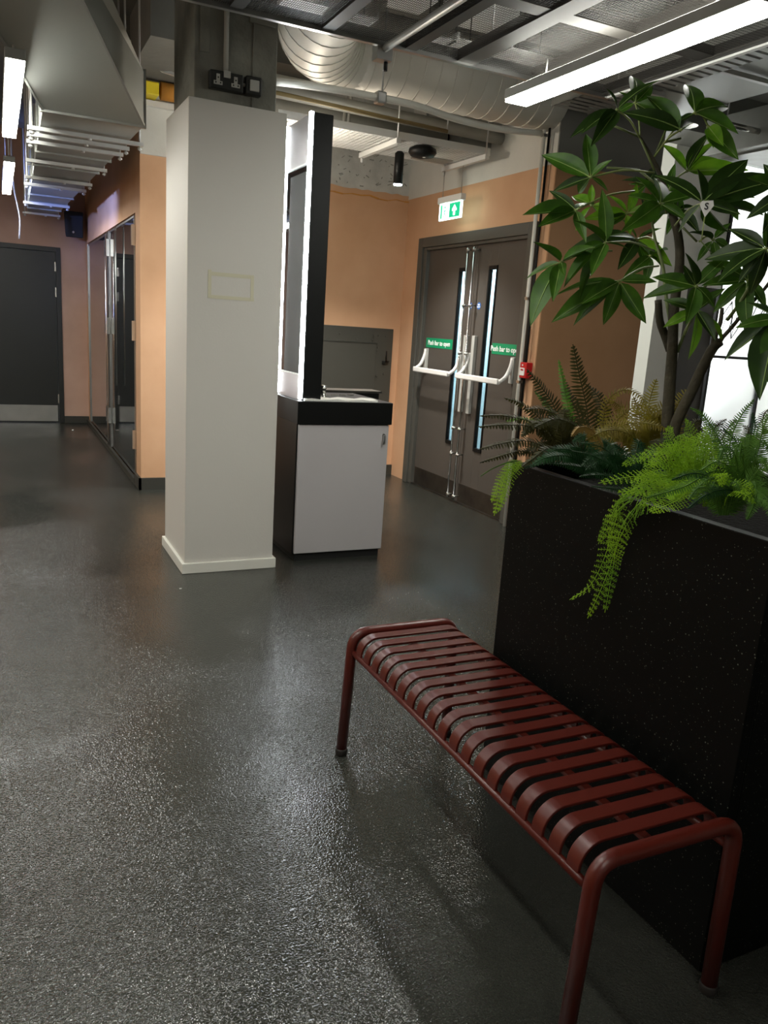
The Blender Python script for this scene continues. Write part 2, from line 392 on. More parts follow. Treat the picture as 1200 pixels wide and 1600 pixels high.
# door frame
f = MB()
f.box((XW-.03, DYA, 0), (XW+.1, DYA+.085, DH)); f.box((XW-.03, DYB-.085, 0), (XW+.1, DYB, DH)); f.box((XW-.03, DYA+.085, DH-.085), (XW+.1, DYB-.085, DH))
f.box((XW-.012, DYA+.085, 0), (XW+.1, DYA+.11, DH-.085)); f.box((XW-.012, DYB-.14, 0), (XW+.1, DYB-.085, DH-.085)); f.box((XW-.012, DYA+.11, DH-.11), (XW+.1, DYB-.14, DH-.085))
S(f.build('trim_4', M['frame_grey'], None, .004), 'grey moulded frame of the double fire doors')
XD = XW+.02      # face of the leaves
S(MB().box((XW-.005, DYA+.085, 0), (XW+.09, DYB-.085, .012)).build('trim_5', M['steel_dull']), 'steel threshold strip under the double doors')
def leaf(n, y0, y1, gy0, gy1, rod_y, plate, lab, bar, cut):
    d = sroot('door_%d' % n, (XD, (y0+y1)/2, 0), lab)
    b = MB(); z0, z1 = .5, 1.95
    b.box((XD, y0, .01), (XD+.028, gy0, 2.15)); b.box((XD, gy1, .01), (XD+.028, y1, 2.15)); b.box((XD, gy0, .01), (XD+.028, gy1, z0)); b.box((XD, gy0, z1), (XD+.028, gy1, 2.15))
    b.build('leaf', M['door_grey'], d, .002)
    b = MB(); e = .01
    b.box((XD-.008, gy0-.005, z0-.02), (XD+.03, gy0+e, z1+.02)); b.box((XD-.008, gy1-e, z0-.02), (XD+.03, gy1+.005, z1+.02)); b.box((XD-.008, gy0+e, z0-.02), (XD+.03, gy1-e, z0+.01)); b.box((XD-.008, gy0+e, z1-.01), (XD+.03, gy1-e, z1+.02))
    g = b.build('glazing_frame', M['black_satin'], d)
    MB().box((XD+.015, gy0+e, z0), (XD+.025, gy1-e, z1)).build('pane', M['glass_blue'], g)
    MB().box((XD-.004, y0+.02, .015), (XD, y1-.02, .17)).build('kick_plate', M['steel_dull'], d)
    # vertical panic rods
    xr = XD-.055
    r = MB().tube([(xr, rod_y, .03), (xr, rod_y, 2.12)], .0085).build('vertical_rod', M['steel_bright'], d)
    for z in (.06, .42, .64, 1.27, 1.66, 2.1):
        b = MB(); b.tube([(xr, rod_y, z-.012), (xr, rod_y, z+.012)], .015); b.tube([(xr, rod_y, z), (XD, rod_y, z)], .006); b.tube([(xr, rod_y-.03, z), (xr, rod_y, z)], .008)
        b.build('rod_guide', M['steel'], r)
    b = MB(); b.box((XD-.03, plate, .78), (XD, plate+.045, 1.42)); b.build('lock_case', M['grey_plastic'], d, .004)
    # push bar: two curved arms and the bar, on a tall pivot case at either end
    ya, yb = bar
    pb = MB().bar((XD-.13, ya, 1.09), (XD-.13, yb, 1.09), .026, .045).build('push_bar', M['white_plastic'], d, .008)
    for yy in (ya, yb):
        b = MB(); b.tube(cmr([(XD-.02, yy, 1.27), (XD-.035, yy, 1.2), (XD-.07, yy, 1.13), (XD-.13, yy, 1.085)], 4), .016, 8); b.build('arm', M['white_plastic'], pb)
        MB().box((XD-.028, yy-.025, 1.08), (XD, yy+.025, 1.28)).build('pivot_case', M['grey_plastic'], pb, .006)
    # green sign
    s0, s1 = cut
    s = MB().box((XD-.002, s0, 1.29), (XD, s1, 1.375)).build('push_sign', M['green_sign'], d)
    text('Push bar to open', .058, M['lettering_white'], (XD-.003, (s0+s1)/2, 1.332), (0, -1, 0), (0, 0, 1), 'lettering', s)
    c = MB().lathe((XD-.002, plate+.022, 1.66), [(.028, -.001), (.028, .001)], 20, 'x').build('blue_disc_sign', M['blue_sign'], d)
    text('FIRE', .018, M['lettering_white'], (XD-.004, plate+.022, 1.668), (0, -1, 0), (0, 0, 1), 'lettering', c)
    text('DOOR', .016, M['lettering_white'], (XD-.004, plate+.022, 1.651), (0, -1, 0), (0, 0, 1), 'lettering', c)
    return d
leaf(2, 5.845, 6.655, 5.985, 6.095, 5.90, 5.855, 'left leaf of the brown-grey double fire doors', (5.965-.03, 6.56), (6.12, 6.60))
leaf(3, 5.11, 5.84, 5.515, 5.63, 5.80, 5.72, 'right leaf of the brown-grey double fire doors', (5.16, 5.80), (5.12, 5.49))
# exit sign, hung parallel to the door wall
es = T('exit_sign', 'lit green emergency exit sign with running man and up arrow above the doors', 'sign', (3.35, 6.2, 2.75))
XS = 3.35
c = [atx(*q, XS) for q in ((688, 322), (723, 310), (718, 338), (686, 348))]
ya, yb, za, zb = c[1].y, c[0].y, (c[2].z+c[3].z)/2, (c[0].z+c[1].z)/2
MB().box((XS-.006, ya, za), (XS+.006, yb, zb)).build('panel', M['exit_lit'], es)
MB().box((XS-.025, ya-.01, zb), (XS+.025, yb+.01, zb+.05)).build('housing', M['white_plastic'], es, .006)
for yy in (ya+.03, yb-.03): MB().tube([(XS, yy, zb+.05), (XS, yy, 2.755)], .0035, 6).build('suspension_rod', M['steel'], es)
W_, H_ = yb-ya, zb-za; mid = yb - W_*.48
MB().box((XS-.0085, ya+W_*.06, za+H_*.1), (XS-.006, mid, zb-H_*.06)).build('green_field', M['exit_green'], es)
gp = MB(); cy = (ya+W_*.06+mid)/2; cz = (za+zb)/2; s_ = H_*.3      # up arrow
gp.poly([(XS-.0085, cy+s_*.33, cz-s_), (XS-.0085, cy+s_*.33, cz+.0), (XS-.0085, cy+s_*.85, cz-.15*s_), (XS-.0085, cy+s_*.85, cz+.25*s_), (XS-.0085, cy, cz+s_*1.05), (XS-.0085, cy-s_*.85, cz+.25*s_), (XS-.0085, cy-s_*.85, cz-.15*s_), (XS-.0085, cy-s_*.33, cz), (XS-.0085, cy-s_*.33, cz-s_)], (-.002, 0, 0))
gp.build('arrow', M['exit_lit'], es)
gp = MB(); X_ = XS-.0065; q = yb - W_*.08      # doorway and running figure
gp.box((X_-.003, q-W_*.06, za+H_*.1), (X_, q, zb-H_*.08)); 
hx, hz = yb-W_*.27, zb-H_*.25
gp.lathe((X_-.002, hx, hz), [(H_*.07, -.001), (H_*.07, .001)], 12, 'x')
for a_, b_ in (((0, -.12), (.02, -.35)), ((.02, -.35), (-.1, -.45)), ((-.1, -.45), (-.06, -.62)), ((.02, -.35), (.1, -.5)), ((.1, -.5), (.2, -.55)), ((0, -.15), (-.13, -.25)), ((0, -.15), (.1, -.28))):
    gp.bar((X_-.002, hx+a_[0]*H_, hz+a_[1]*H_), (X_-.002, hx+b_[0]*H_, hz+b_[1]*H_), .006, .002, (1, 0, 0))
gp.build('running_man', M['exit_green'], es)

# fire call point on the wall edge
fc = T('fire_call_point', 'small red fire alarm call point on the wall edge right of the doors', 'alarm', (XW, 4.94, 1.2))
MB().box((XW-.055, 4.895, 1.14), (XW, 4.995, 1.255)).build('housing', M['red_box'], fc, .006)
MB().box((XW-.058, 4.915, 1.16), (XW-.054, 4.975, 1.215)).build('label_plate', M['white_plastic'], fc)
text('FIRE', .018, M['red_box'], (XW-.059, 4.945, 1.2), (0, -1, 0), (0, 0, 1), 'lettering', fc)
MB().lathe((XW-.057, 4.945, 1.235), [(.007, -.001), (.007, .002)], 10, 'x').build('lamp', M['white_plastic'], fc)
t = T('wall_conduit', 'white vertical conduit down the wall edge right of the fire doors', 'pipe', (XW-.02, 4.985, 0))
MB().tube([(XW-.045, 4.985, .0), (XW-.045, 4.985, 3.1)], .014).build('pipe', M['pipe_white'], t)
MB().tube([(XW-.03, 4.945, 0), (XW-.03, 4.945, 3.1)], .009).build('black_cable', M['black_satin'], t)
for z in (.5, 1.1, 1.7, 2.3, 2.8): MB().box((XW-.06, 4.965, z), (XW, 5.0, z+.02)).build('clip', M['steel'], t)

# recessed grey electrical cupboard on the back wall
mat('cupboard_grey', '3E3D36', .5)
ec = T('electrical_cupboard', 'dark grey riveted steel cupboard on the terracotta back wall', 'cupboard', (3.1, YW, .25))
Y0 = YW-.04
MB().box((2.55, Y0, .25), (3.46, YW-.012, 1.43)).build('body', M['cupboard_grey'], ec, .004)
dr = MB().box((2.56, Y0-.012, .3), (3.28, Y0, 1.29)).build('door', M['cupboard_grey'], ec, .003)
MB().box((2.6, Y0-.018, 1.285), (3.29, Y0-.002, 1.297)).build('door_edge', M['skirt_dark'], dr)
for x, z in ((2.9, 1.36), (3.07, 1.315), (3.24, 1.315), (3.25, 1.36), (3.3, 1.36), (3.38, 1.36), (3.3, 1.25), (3.3, 1.22), (3.3, .98), (3.38, 1.0)):
    MB().lathe((x, Y0-.004, z), [(.009, -.003), (.007, -.006)], 8, 'y').build('rivet', M['cupboard_grey'], ec)
hd = MB(); hd.tube([(3.385, Y0-.03, 1.12), (3.385, Y0-.03, 1.22)], .007); hd.tube([(3.35, Y0-.02, 1.12), (3.42, Y0-.02, 1.12)], .007); hd.tube([(3.365, Y0, 1.1), (3.365, Y0-.03, 1.1)], .01)
hd.build('latch_handle', M['black_satin'], ec)

# partition of frosted glass behind the tree
wg = S(MB().box((5.3, 5.6, 0), (5.66, 5.9, ZC)).build('wall_glass_side', M['column_white']), 'pale column edge beside the frosted glass')
YG = 5.75
S(MB().box((5.66, YG, 2.02), (6.22, YG+.15, ZC)).build('wall_header', M['plaster_white']), 'white wall above the dark panel')
wn = sroot('window_1', (6.2, YG, 0), 'frosted glass screen with thin black bars and line-art leaves')
MB().box((5.665, YG, 0), (6.19, YG+.02, 2.0)).build('dark_panel', M['dark_panel'], wn)
MB().box((5.66, YG-.03, 2.0), (6.2, YG+.02, 2.03)).build('ledge', M['white_plastic'], wn)
for x in (5.65, 6.2, 6.93, 7.66):
    MB().box((x, YG-.02, 0), (x+.03, YG+.03, 2.0 if x < 6 else ZC)).build('mullion', M['black_satin'], wn)
for z in (1.36,): MB().box((6.23, YG-.015, z), (7.66, YG+.02, z+.025)).build('transom', M['black_satin'], wn)
for x in (6.23, 6.96):
    MB().box((x, YG, .03), (x+.7, YG+.01, 1.36)).build('pane', M['frosted'], wn)
    MB().box((x, YG, 1.385), (x+.7, YG+.01, ZC)).build('pane', M['frosted'], wn)
la = MB()
for k in range(9):
    bx = 6.3+.16*k; bz = 1.45 + .1*(k % 3)
    for s in (-1, 1):
        P = cmr([(bx, YG-.004, bz), (bx+.05*s+.03, YG-.004, bz+.12), (bx+.07*s+.06, YG-.004, bz+.28), (bx+.1, YG-.004, bz+.45)], 5)
        la.tube(P, .0045, 5)
    la.tube(cmr([(bx, YG-.004, bz), (bx+.03, YG-.004, bz+.2), (bx+.1, YG-.004, bz+.45)], 5), .003, 5)
la.build('leaf_line_art', M['black_satin'], wn)
S(MB().box((XR, YB, 0), (XR+.1, YF, ZC)).build('wall_east', M['plaster_white']))
S(MB().box((5.3, 8.4, 0), (XR, 8.5, ZC)).build('wall_glass_room', M['plaster_white']), 'white wall behind the frosted glass')
S(MB().box((4.48, 7.0, 0), (5.66, 7.1, ZC)).build('wall_recess', M['plaster_white']))
S(MB().box((XL-.1, YB, 0), (XL, YF, ZC)).build('wall_west', M['peach']))
S(MB().box((XL, YB-.1, 0), (XR, YB, ZC)).build('wall_south', M['plaster_white']))

# ---------------------------------------------------------------- free standing column
col = T('column', 'square white plastered column with a rough bare top and taped rectangle', 'column', (1.175, 4.66, 0))
MB().box((.912, 4.38, 0), (1.43, 4.975, 2.5)).build('plaster_casing', M['column_white'], col, .003)
MB().box((.895, 4.362, 0), (1.447, 4.992, .06)).build('skirting', M['skirt_white'], col, .003)
b = MB(); bm = b.bm      # rough bare concrete head
MB().box((.945, 4.41, 2.5), (1.375, 4.93, ZC)).build('bare_concrete', M['raw_concrete'], col, .006)
b.box((.97, 4.402, 2.72), (1.02, 4.412, 3.4)); b.box((1.22, 4.398, 2.9), (1.36, 4.412, 2.96)); b.box((1.24, 4.402, 2.5), (1.25, 4.412, 2.93))
b.build('chipped_edges', M['raw_concrete'], col, .004)
for i_, (a_, b_, c_, d_) in enumerate(((1.022, 1.272, 1.645, 1.665), (1.022, 1.275, 1.528, 1.546), (1.022, 1.04, 1.53, 1.675), (1.255, 1.272, 1.53, 1.66))):
    MB().box((a_, 4.3792-.0004*(i_+1), c_), (b_, 4.3799, d_)).build('masking_tape', M['tape'], col)
so = T('double_socket', 'black double power socket on the bare column head', 'socket', (1.1, 4.41, 2.6))
MB().box((1.015, 4.365, 2.555), (1.185, 4.412, 2.64)).build('back_box', M['socket_black'], so, .006)
for x in (1.055, 1.145):
    b = MB(); b.box((x-.009, 4.36, 2.59), (x+.009, 4.366, 2.622)); b.box((x-.022, 4.36, 2.573), (x+.022, 4.366, 2.59)); b.build('outlet', M['grey_plastic'], so)
    for dx, dz in ((0, 2.605), (-.012, 2.581), (.012, 2.581)): MB().box((x+dx-.003, 4.3585, dz-.003), (x+dx+.003, 4.3605, dz+.004)).build('slot', M['black_satin'], so)
MB().box((1.083, 4.357, 2.61), (1.117, 4.366, 2.642)).build('switch', M['grey_plastic'], so)
sw = T('isolator_switch', 'square black switch with a pale rocker beside the double socket', 'switch', (1.24, 4.41, 2.6))
MB().box((1.2, 4.365, 2.555), (1.285, 4.412, 2.645)).build('back_box', M['socket_black'], sw, .008)
MB().box((1.218, 4.357, 2.572), (1.268, 4.366, 2.625)).build('rocker', M['grey_plastic'], sw, .003)
t = T('socket_conduit', 'grey conduit dropping to the sockets on the column head', 'pipe', (1.1, 4.39, 2.64))
MB().tube([(1.1, 4.39, 2.64), (1.1, 4.39, ZC)], .013).build('pipe', M['pipe_grey'], t)
MB().box((1.08, 4.37, 2.93), (1.12, 4.41, 2.97)).build('saddle_clip', M['steel_dull'], t)
MB().tube([(1.185, 4.39, 2.6), (1.2, 4.39, 2.6)], .009).build('link_pipe', M['pipe_grey'], t)

# ---------------------------------------------------------------- styling station behind the column
st = T('styling_station', 'black styling station with lit mirror tower and silver cupboard door', 'station', (1.885, 4.75, 0))
MB().box((1.585, 4.475, .04), (2.185, 5.06, .85)).build('carcass', M['black_lam'], st)
MB().box((1.60, 4.47, 0), (2.17, 5.04, .04)).build('plinth', M['black_matte'], st)
MB().box((1.575, 4.44, .85), (2.195, 5.07, .985)).build('worktop', M['black_satin'], st, .003)
dd = MB().box((1.592, 4.452, .05), (2.182, 4.474, .845)).build('cupboard_door', M['brushed'], st, .002, 'brushed silver door with a small lock')
MB().lathe((2.148, 4.45, .785), [(.009, -.004), (.009, .004)], 12, 'y').build('lock', M['steel_bright'], dd)
k = MB(); k.box((2.143, 4.425, .745), (2.15, 4.445, .785)); k.lathe((2.147, 4.435, .735), [(.009, -.001), (.009, .001)], 10, 'y'); k.build('key', M['steel'], dd)
MB().box((2.15, 4.47, .85), (2.19, 5.05, .86)).build('edge_trim', M['steel'], st)
# tower
TY0, TY1, TX0, TX1, TZ0, TZ1 = 4.475, 4.945, 1.60, 1.73, .985, 2.56
tw = MB().box((TX0+.012, TY0, TZ0), (TX1, TY1, TZ1)).build('tower', M['black_satin'], st, .006)
MB().box((TX0+.004, TY0+.02, 2.30), (TX0+.012, TY1-.02, TZ1-.005)).build('upper_silver_panel', M['panel_silver'], tw)
MB().box((TX0+.006, TY0+.02, 1.135), (TX0+.012, TY1-.02, 2.30)).build('mirror_glass', M['mirror'], tw)
b = MB(); b.box((TX0+.002, TY0+.06, 1.14), (TX0+.006, TY1-.14, 2.26)); b.build('dark_panel', M['dark_glass'], tw)
MB().box((TX0+.004, TY0+.02, TZ0), (TX0+.012, TY1-.02, 1.13)).build('lower_silver_panel', M['panel_silver'], tw)
for z in (1.132, 2.298): MB().box((TX0-.004, TY0+.02, z), (TX0+.012, TY1-.02, z+.006)).build('bright_edge', M['white_plastic'], tw)
for y in (TY0, TY1-.034): MB().box((TX0-.006, y, TZ0+.01), (TX0+.012, y+.034 if y > TY0 else y+.026, TZ1)).build('light_strip', M['led'], tw, label='glowing white vertical light strip')
# things on the worktop
tw_ = MB(); P = []
for i in range(10):
    for j in range(4):
        P.append((1.62+.053*i, 4.452+.045*j + .006*math.sin(i*1.7), .9875+.010+.004*math.sin(i*2.1+j)))
vs = [tw_.bm.verts.new(p) for p in P]; vb = [tw_.bm.verts.new((p[0], p[1], .9855)) for p in P]
for i in range(9):
    for j in range(3):
        a = i*4+j; tw_.bm.faces.new((vs[a], vs[a+4], vs[a+5], vs[a+1]))
for i in range(9):
    tw_.bm.faces.new((vs[i*4], vb[i*4], vb[i*4+4], vs[i*4+4])); tw_.bm.faces.new((vs[i*4+3], vs[i*4+7], vb[i*4+7], vb[i*4+3]))
for j in range(3): tw_.bm.faces.new((vs[j], vs[j+1], vb[j+1], vb[j])); tw_.bm.faces.new((vs[36+j], vb[36+j], vb[37+j], vs[37+j]))
tag(tw_.build('towel', M['towel']), 'crumpled white towel laid along the front edge of the worktop', 'towel')
bo = T('spray_bottle', 'dark green bottle with a yellow band beside the light strip', 'bottle', (1.56, 4.98, .985))
bp_ = atz(436, 603, .99); bo.location = bp_; bo.matrix_world.translation = bp_
MB().lathe(bp_, [(.028, 0), (.03, .01), (.03, .085), (.018, .1), (.018, .115)], 16).build('body', M['bottle_green'], bo)
MB().lathe(bp_+Vector((0, 0, .05)), [(.0305, 0), (.0305, .008)], 16).build('band', M['yellow'], bo)
tr = MB(); p = atz(447, 603, .986); tr.box((p.x, p.y-.12, .985), (p.x+.14, p.y+.02, 1.0)); tag(tr.build('tray', M['black_matte'], None, .003), 'flat black tray behind the green bottle', 'tray')
ta = T('chrome_tap', 'small chrome fitting standing on the worktop beside the tower', 'fitting', (1.83, 4.70, .985))
b = MB(); b.lathe((1.83, 4.70, .985), [(.028, 0), (.028, .008), (.016, .012), (.016, .05), (.02, .055), (.02, .075), (.0, .078)], 16); b.build('body', M['steel_bright'], ta)
MB().tube([(1.83, 4.70, .993), (1.78, 4.66, .993)], .004, 6).build('lever', M['steel_bright'], ta)
su = T('second_worktop', 'low black ledge with steel edge behind the worktop', 'worktop', (2.1, 5.2, .0))
MB().box((1.76, 5.09, 0), (2.4, 5.25, .985)).build('carcass', M['black_lam'], su)
MB().box((1.76, 5.085, .985), (2.42, 5.26, 1.0)).build('steel_top', M['steel_dull'], su)
for k in range(4): tag(MB().bar((1.86+.07*k, 4.78+.03*k, .99), (1.90+.07*k, 4.78+.03*k, .99), .014, .009).build('hair_clip', M['steel_bright']), ['chrome hair clip on the worktop closest to the tower', 'chrome hair clip on the worktop, second from the tower', 'chrome hair clip on the worktop, third from the tower', 'chrome hair clip on the worktop farthest from the tower'][k], 'clip', 'hair clips on the worktop')
# ---------------------------------------------------------------- services
def rods(x, y0, z0, parent, z1=ZC, r=.006, name='threaded_rod', m='strut'):
    return MB().tube([(x, y0, z0), (x, y0, z1)], r, 6).build(name, M[m], parent)
# corridor duct on struts
du = T('corridor_duct', 'long grey rectangular duct on white struts along the corridor', 'duct', (.5, 7.9, 2.45))
MB().hexa([(.27,5.05,2.462),(.80,5.05,2.462),(.67,10.6,2.462),(.37,10.6,2.462),(.27,5.05,2.74),(.80,5.05,2.74),(.67,10.6,2.74),(.37,10.6,2.74)]).build('duct_run', M['duct_grey'], du)
for y in (5.05, 5.75, 6.35, 6.95, 7.55, 8.15, 8.75, 9.35, 9.95):
    b = MB(); k_ = (y-5.05)/5.55; b.box((.258+.1*k_, y-.012, 2.45), (.812-.13*k_, y+.012, 2.755)); b.build('flange', M['galv'], du)
# the transition that rises towards the camera and the ceiling
A, B = Vector((.27, 5.04, 2.462)), Vector((.80, 5.04, 2.462)); E, G = Vector((.80, 5.04, 2.74)), Vector((.27, 5.04, 2.74))
C_, F_ = aty(130, 0, 4.25), aty(176, 0, 4.5)
np_ = (B-A).cross(C_-A); rr_ = ray(0, 55); D_ = CAM + rr_*((A-CAM).dot(np_)/rr_.dot(np_))
k = 2.0; A2 = A+(D_-A)*k; B2 = B+(C_-B)*k; E2 = E+(F_-E)*2.6; G2 = A2+Vector((.45, .0, .25))
MB().hexa([A2, B2, B, A, G2, E2, E, G]).build('sloped_section', M['duct_grey'], du)
for a_, b_ in ((A, A2), (B, B2)): MB().bar(a_, b_, .012, .012).build('folded_seam', M['galv'], du)
for y in (5.46, 5.66, 5.9, 6.64, 7.49, 7.9, 9.3, 10.3):
    k_ = (y-5.05)/5.55; xa, xb = .2+.12*k_, (.87 if y < 5.6 else .82)-.12*k_
    s = MB().bar((xa, y, 2.437), (xb, y, 2.437), .03, .022).build('strut', M['strut'], du)
    rods(xa+.022, y, 2.40, s); rods(xb-.02, y, 2.40, s)
    MB().lathe((xa+.022, y, 2.405), [(.014, 0), (.014, .012)], 6).build('nut', M['strut'], s)
    MB().lathe((xb-.02, y, 2.405), [(.014, 0), (.014, .012)], 6).build('nut', M['strut'], s)
    MB().lathe((.55, y, 2.415), [(.012, 0), (.012, .012)], 6).build('nut', M['strut'], s)
# left linear lamps
def linlamp(x0, x1, y0, y1, z, lab, joints=(), grp='linear ceiling lamps', hang=ZC):
    t = T('linear_lamp', lab, 'lamp', ((x0+x1)/2, (y0+y1)/2, z), grp)
    MB().box((x0-.004, y0, z+.014), (x1+.004, y1, z+.06)).build('housing', M['galv'], t, .003)
    ys = [y0+.004]+list(joints)+[y1-.004]
    for a_, b_ in zip(ys, ys[1:]): MB().box((x0, a_+.003, z), (x1, b_-.003, z+.014)).build('diffuser', M['lamp'], t)
    MB().box((x0+.01, y0+.02, z+.0602), (x1-.01, y1-.02, z+.066)).build('upper_diffuser', M['uplight'], t) if x0 > 2 else None
    for y in (y0+.25, y1-.25): rods((x0+x1)/2, y, z+.066, t, hang, .004, 'suspension_rod')
    return t
linlamp(.085, .165, 4.36, 6.25, 2.5, 'near one of two left lamps, white and long, beside the sloped duct', hang=2.66)
linlamp(.105, .18, 7.37, 9.37, 2.5, 'far one of two left lamps, before the corridor door')
linlamp(2.40, 2.53, 2.25, 3.80, 2.60, 'long bright linear lamp under the mesh ceiling above the tree', (3.36,), hang=2.76)
for x, y0, lab in ((.075, 1.0, 'left lamp above the viewer'), (.075, -2.2, 'left lamp behind the viewer'), (-1.7, 1.0, 'far left lamp level with the viewer'), (-1.7, 4.4, 'far left lamp level with the column'), (-1.3, 8.0, 'added unseen lamp brightening the corridor end')):  # the corridor end lamp is an unseen addition that brightens the far wall
    linlamp(x, x+.1, y0, y0+1.9, 2.5 if x < 2 else 2.6, lab)
# mesh ceiling raft
GZ, GY1, GY0, GX0, GX1 = 2.755, 3.85, .6, .6, 3.09
g = T('mesh_ceiling_raft', 'grey metal mesh ceiling raft of square frames above the bench', 'ceiling raft', (1.85, 2.2, GZ))
for x in (.6, 1.0, 1.43, 1.86, 2.17, 2.62, 3.07):
    hw = .05 if x in (2.17, 2.62) else .03
    MB().box((x-hw, GY0, GZ-.005), (x+hw, GY1, GZ+.045)).build('frame_bar', M['grid_dark'], g)
for y in (.6, 1.1, 1.6, 2.1, 2.6, 3.1):
    MB().box((GX0, y-.045, GZ), (GX1, y+.045, GZ+.04)).build('cross_bar', M['grid_dark'], g)
MB().box((GX0, GY1-.02, GZ-.015), (GX1+.01, GY1+.006, GZ+.05)).build('front_trim', M['steel'], g)
MB().box((GX1-.015, GY0, GZ-.015), (GX1+.01, GY1-.02, GZ+.05)).build('side_trim', M['tray_white'], g, label='pale lit edge trim')
ms = MB(); x = GX0
while x < GX1:
    ms.box((x, GY0, GZ+.004), (x+(.0024 if x < 1.73 else .0016), GY1, GZ+.005)); x += (.0095 if x < 1.73 else .012)
y = GY0
while y < GY1:
    ms.box((GX0, y, GZ+.003), (GX1, y+.0014, GZ+.004)); y += .022
ms.build('expanded_mesh', M['mesh_dark'], g, kind='stuff', fix=False)
t = MB().tube([(1.73, .8, GZ-.02), (1.73, 3.87, GZ-.02)], .018).build('raft_rail', M['galv'], g)
MB().box((1.69, 3.84, GZ-.07), (1.77, 3.9, GZ-.0)).build('bracket', M['steel'], t); MB().tube([(1.75, 3.87, GZ-.11), (1.75, 3.87, GZ-.05)], .01).build('hook', M['black_satin'], t)
for x in (.7, 1.43, 2.17, 3.0):
    for y in (1.0, 3.6): rods(x, y, GZ+.04, g, ZC, .004)
TRQ = [[(435, 12), (497, 27), (512, 12), (448, -5)], [(533, 33), (573, 44), (592, 30), (550, 20)], [(700, 72), (728, 87), (757, 72), (715, 60)], [(763, 95), (846, 117), (887, 97), (790, 79)], [(640, 62), (690, 76), (712, 66), (664, 52)]]
for k, Q in enumerate(TRQ):
    c = [atz(x_, y_, GZ+.14) for x_, y_ in Q]; x0, x1 = min(v.x for v in c), max(v.x for v in c); y0 = min(v.y for v in c); yy1 = max(v.y for v in c)
    b = MB(); zz = GZ+.14; y1 = yy1
    b.box((x0, y0, zz), (x0+.012, y1, zz+.03)); b.box((x1-.012, y0, zz), (x1, y1, zz+.03))
    n = 6
    for i in range(n): b.box((x0+.012, y0+(y1-y0)*i/n, zz), (x1-.012, y0+(y1-y0)*(i+.62)/n, zz+.006))
    o = b.build('slotted_tray', M['tray_white']); tag(o, ['white slotted tray above the mesh, leftmost, near the column head', 'white slotted tray above the mesh just left of the raft rail', 'small bluish white slotted tray above the mesh, middle of the raft', 'widest white slotted tray above the mesh, nearest the lamp end', 'white slotted tray above the mesh just right of the raft rail'][k], 'tray', 'slotted trays above the mesh raft')
    for yy in (y0+.02, y1-.02): MB().tube([((x0+x1)/2, yy, zz), ((x0+x1)/2, yy, ZC)], .003, 6).build('rod', M['black_satin'], o)
BFQ = [[(750, 0), (850, 28), (905, -8), (800, -30)], [(690, 35), (785, 58), (812, 45), (722, 22)], [(912, 45), (940, 77), (1023, 40), (945, 10)], [(822, 65), (888, 82), (925, 74), (850, 52)], [(560, 0), (650, 22), (685, 3), (600, -18)]]
for k, Q in enumerate(BFQ):
    c = [atz(x_, y_, 3.12) for x_, y_ in Q]; x0, x1 = min(v.x for v in c), max(v.x for v in c); y0, y1 = min(v.y for v in c), max(v.y for v in c)
    o = MB().box((x0, y0, 3.12), (x1, y1, ZC)).build('acoustic_baffle', M['tray_white'], None, .004)
    tag(o, ['largest grey baffle hung above the mesh', 'grey square baffle above the mesh in the middle', 'grey baffle above the mesh beside the lamp', 'smallest grey baffle above the mesh', 'grey baffle above the mesh left of the raft rail'][k], 'baffle', 'baffles above the mesh raft')
# pale round spiral duct and its elbow towards the viewer
rd = T('spiral_duct', 'large pale round duct with an elbow behind the mesh raft', 'duct', (2.6, 5.2, 3.1))
R_ = .235; DZc, DYc = 2.845+.235, 5.0
MB().tube([(2.04, DYc, DZc), (XW, DYc, DZc)], R_, 32).build('straight_run', M['duct_white'], rd)
for i in range(13):
    x = 2.1+.11*i; MB().tube([(x, DYc, DZc), (x+.008, DYc, DZc)], R_+.003, 32).build('spiral_seam', M['duct_white'], rd)
path = [(2.04, DYc, DZc), (1.87, 4.95, DZc), (1.74, 4.8, DZc), (1.66, 4.5, DZc+.02), (1.64, 4.15, DZc+.04)]
P = cmr(path, 5); MB().tube(P, R_, 28, caps=False).build('elbow', M['duct_white'], rd)
for i in range(2, len(P)-1, 2):
    MB().tube([P[i], P[i]+(P[i+1]-P[i]).normalized()*.008], R_+.0035, 28).build('elbow_seam', M['duct_white'], rd)
tag(MB().lathe((1.92, 4.75, 2.6), [(.01, 0)]*1+[(.01, .02)], 6).build('rod_nut', M['steel']), 'small nut on the rod below the round duct', 'nut') if False else None
pp = T('white_pipe', 'long sagging white pipe under the round duct', 'pipe', (2.2, 4.55, 2.68))
P = cmr([aty(425, 127, 4.6), aty(500, 136, 4.6), aty(590, 152, 4.6), aty(650, 165, 4.65), aty(720, 188, 4.75), aty(790, 203, 4.85), aty(845, 208, 4.95)], 5)
MB().tube(P, .02, 12).build('pipe', M['pipe_white'], pp)
c = aty(594, 154, 4.6); MB().box((c.x-.03, c.y-.03, c.z-.03), (c.x+.03, c.y+.03, c.z+.035)).build('clamp', M['steel'], pp, .008)
MB().tube([(c.x+.01, c.y, c.z), (c.x+.01, c.y, ZC)], .006, 6).build('hanger_rod', M['strut'], pp)
def xpipe(name, lab, pts, r, m, hang=True, n=14):
    t = T(name, lab, 'pipe', pts[0])
    MB().tube(pts, r, n).build('pipe', M[m], t)
    if hang:
        for q in (pts[0], pts[-1]):
            q = Vector(q); MB().tube([(q.x, q.y, q.z), (q.x, q.y, ZC)], .005, 6).build('hanger_rod', M['strut'], t)
    return t
xpipe('grey_pipe', 'grey pipe running behind the tower to the door wall, upper', [(1.6, 5.6, 2.93), (3.54, 5.6, 2.90)], .045, 'pipe_grey')
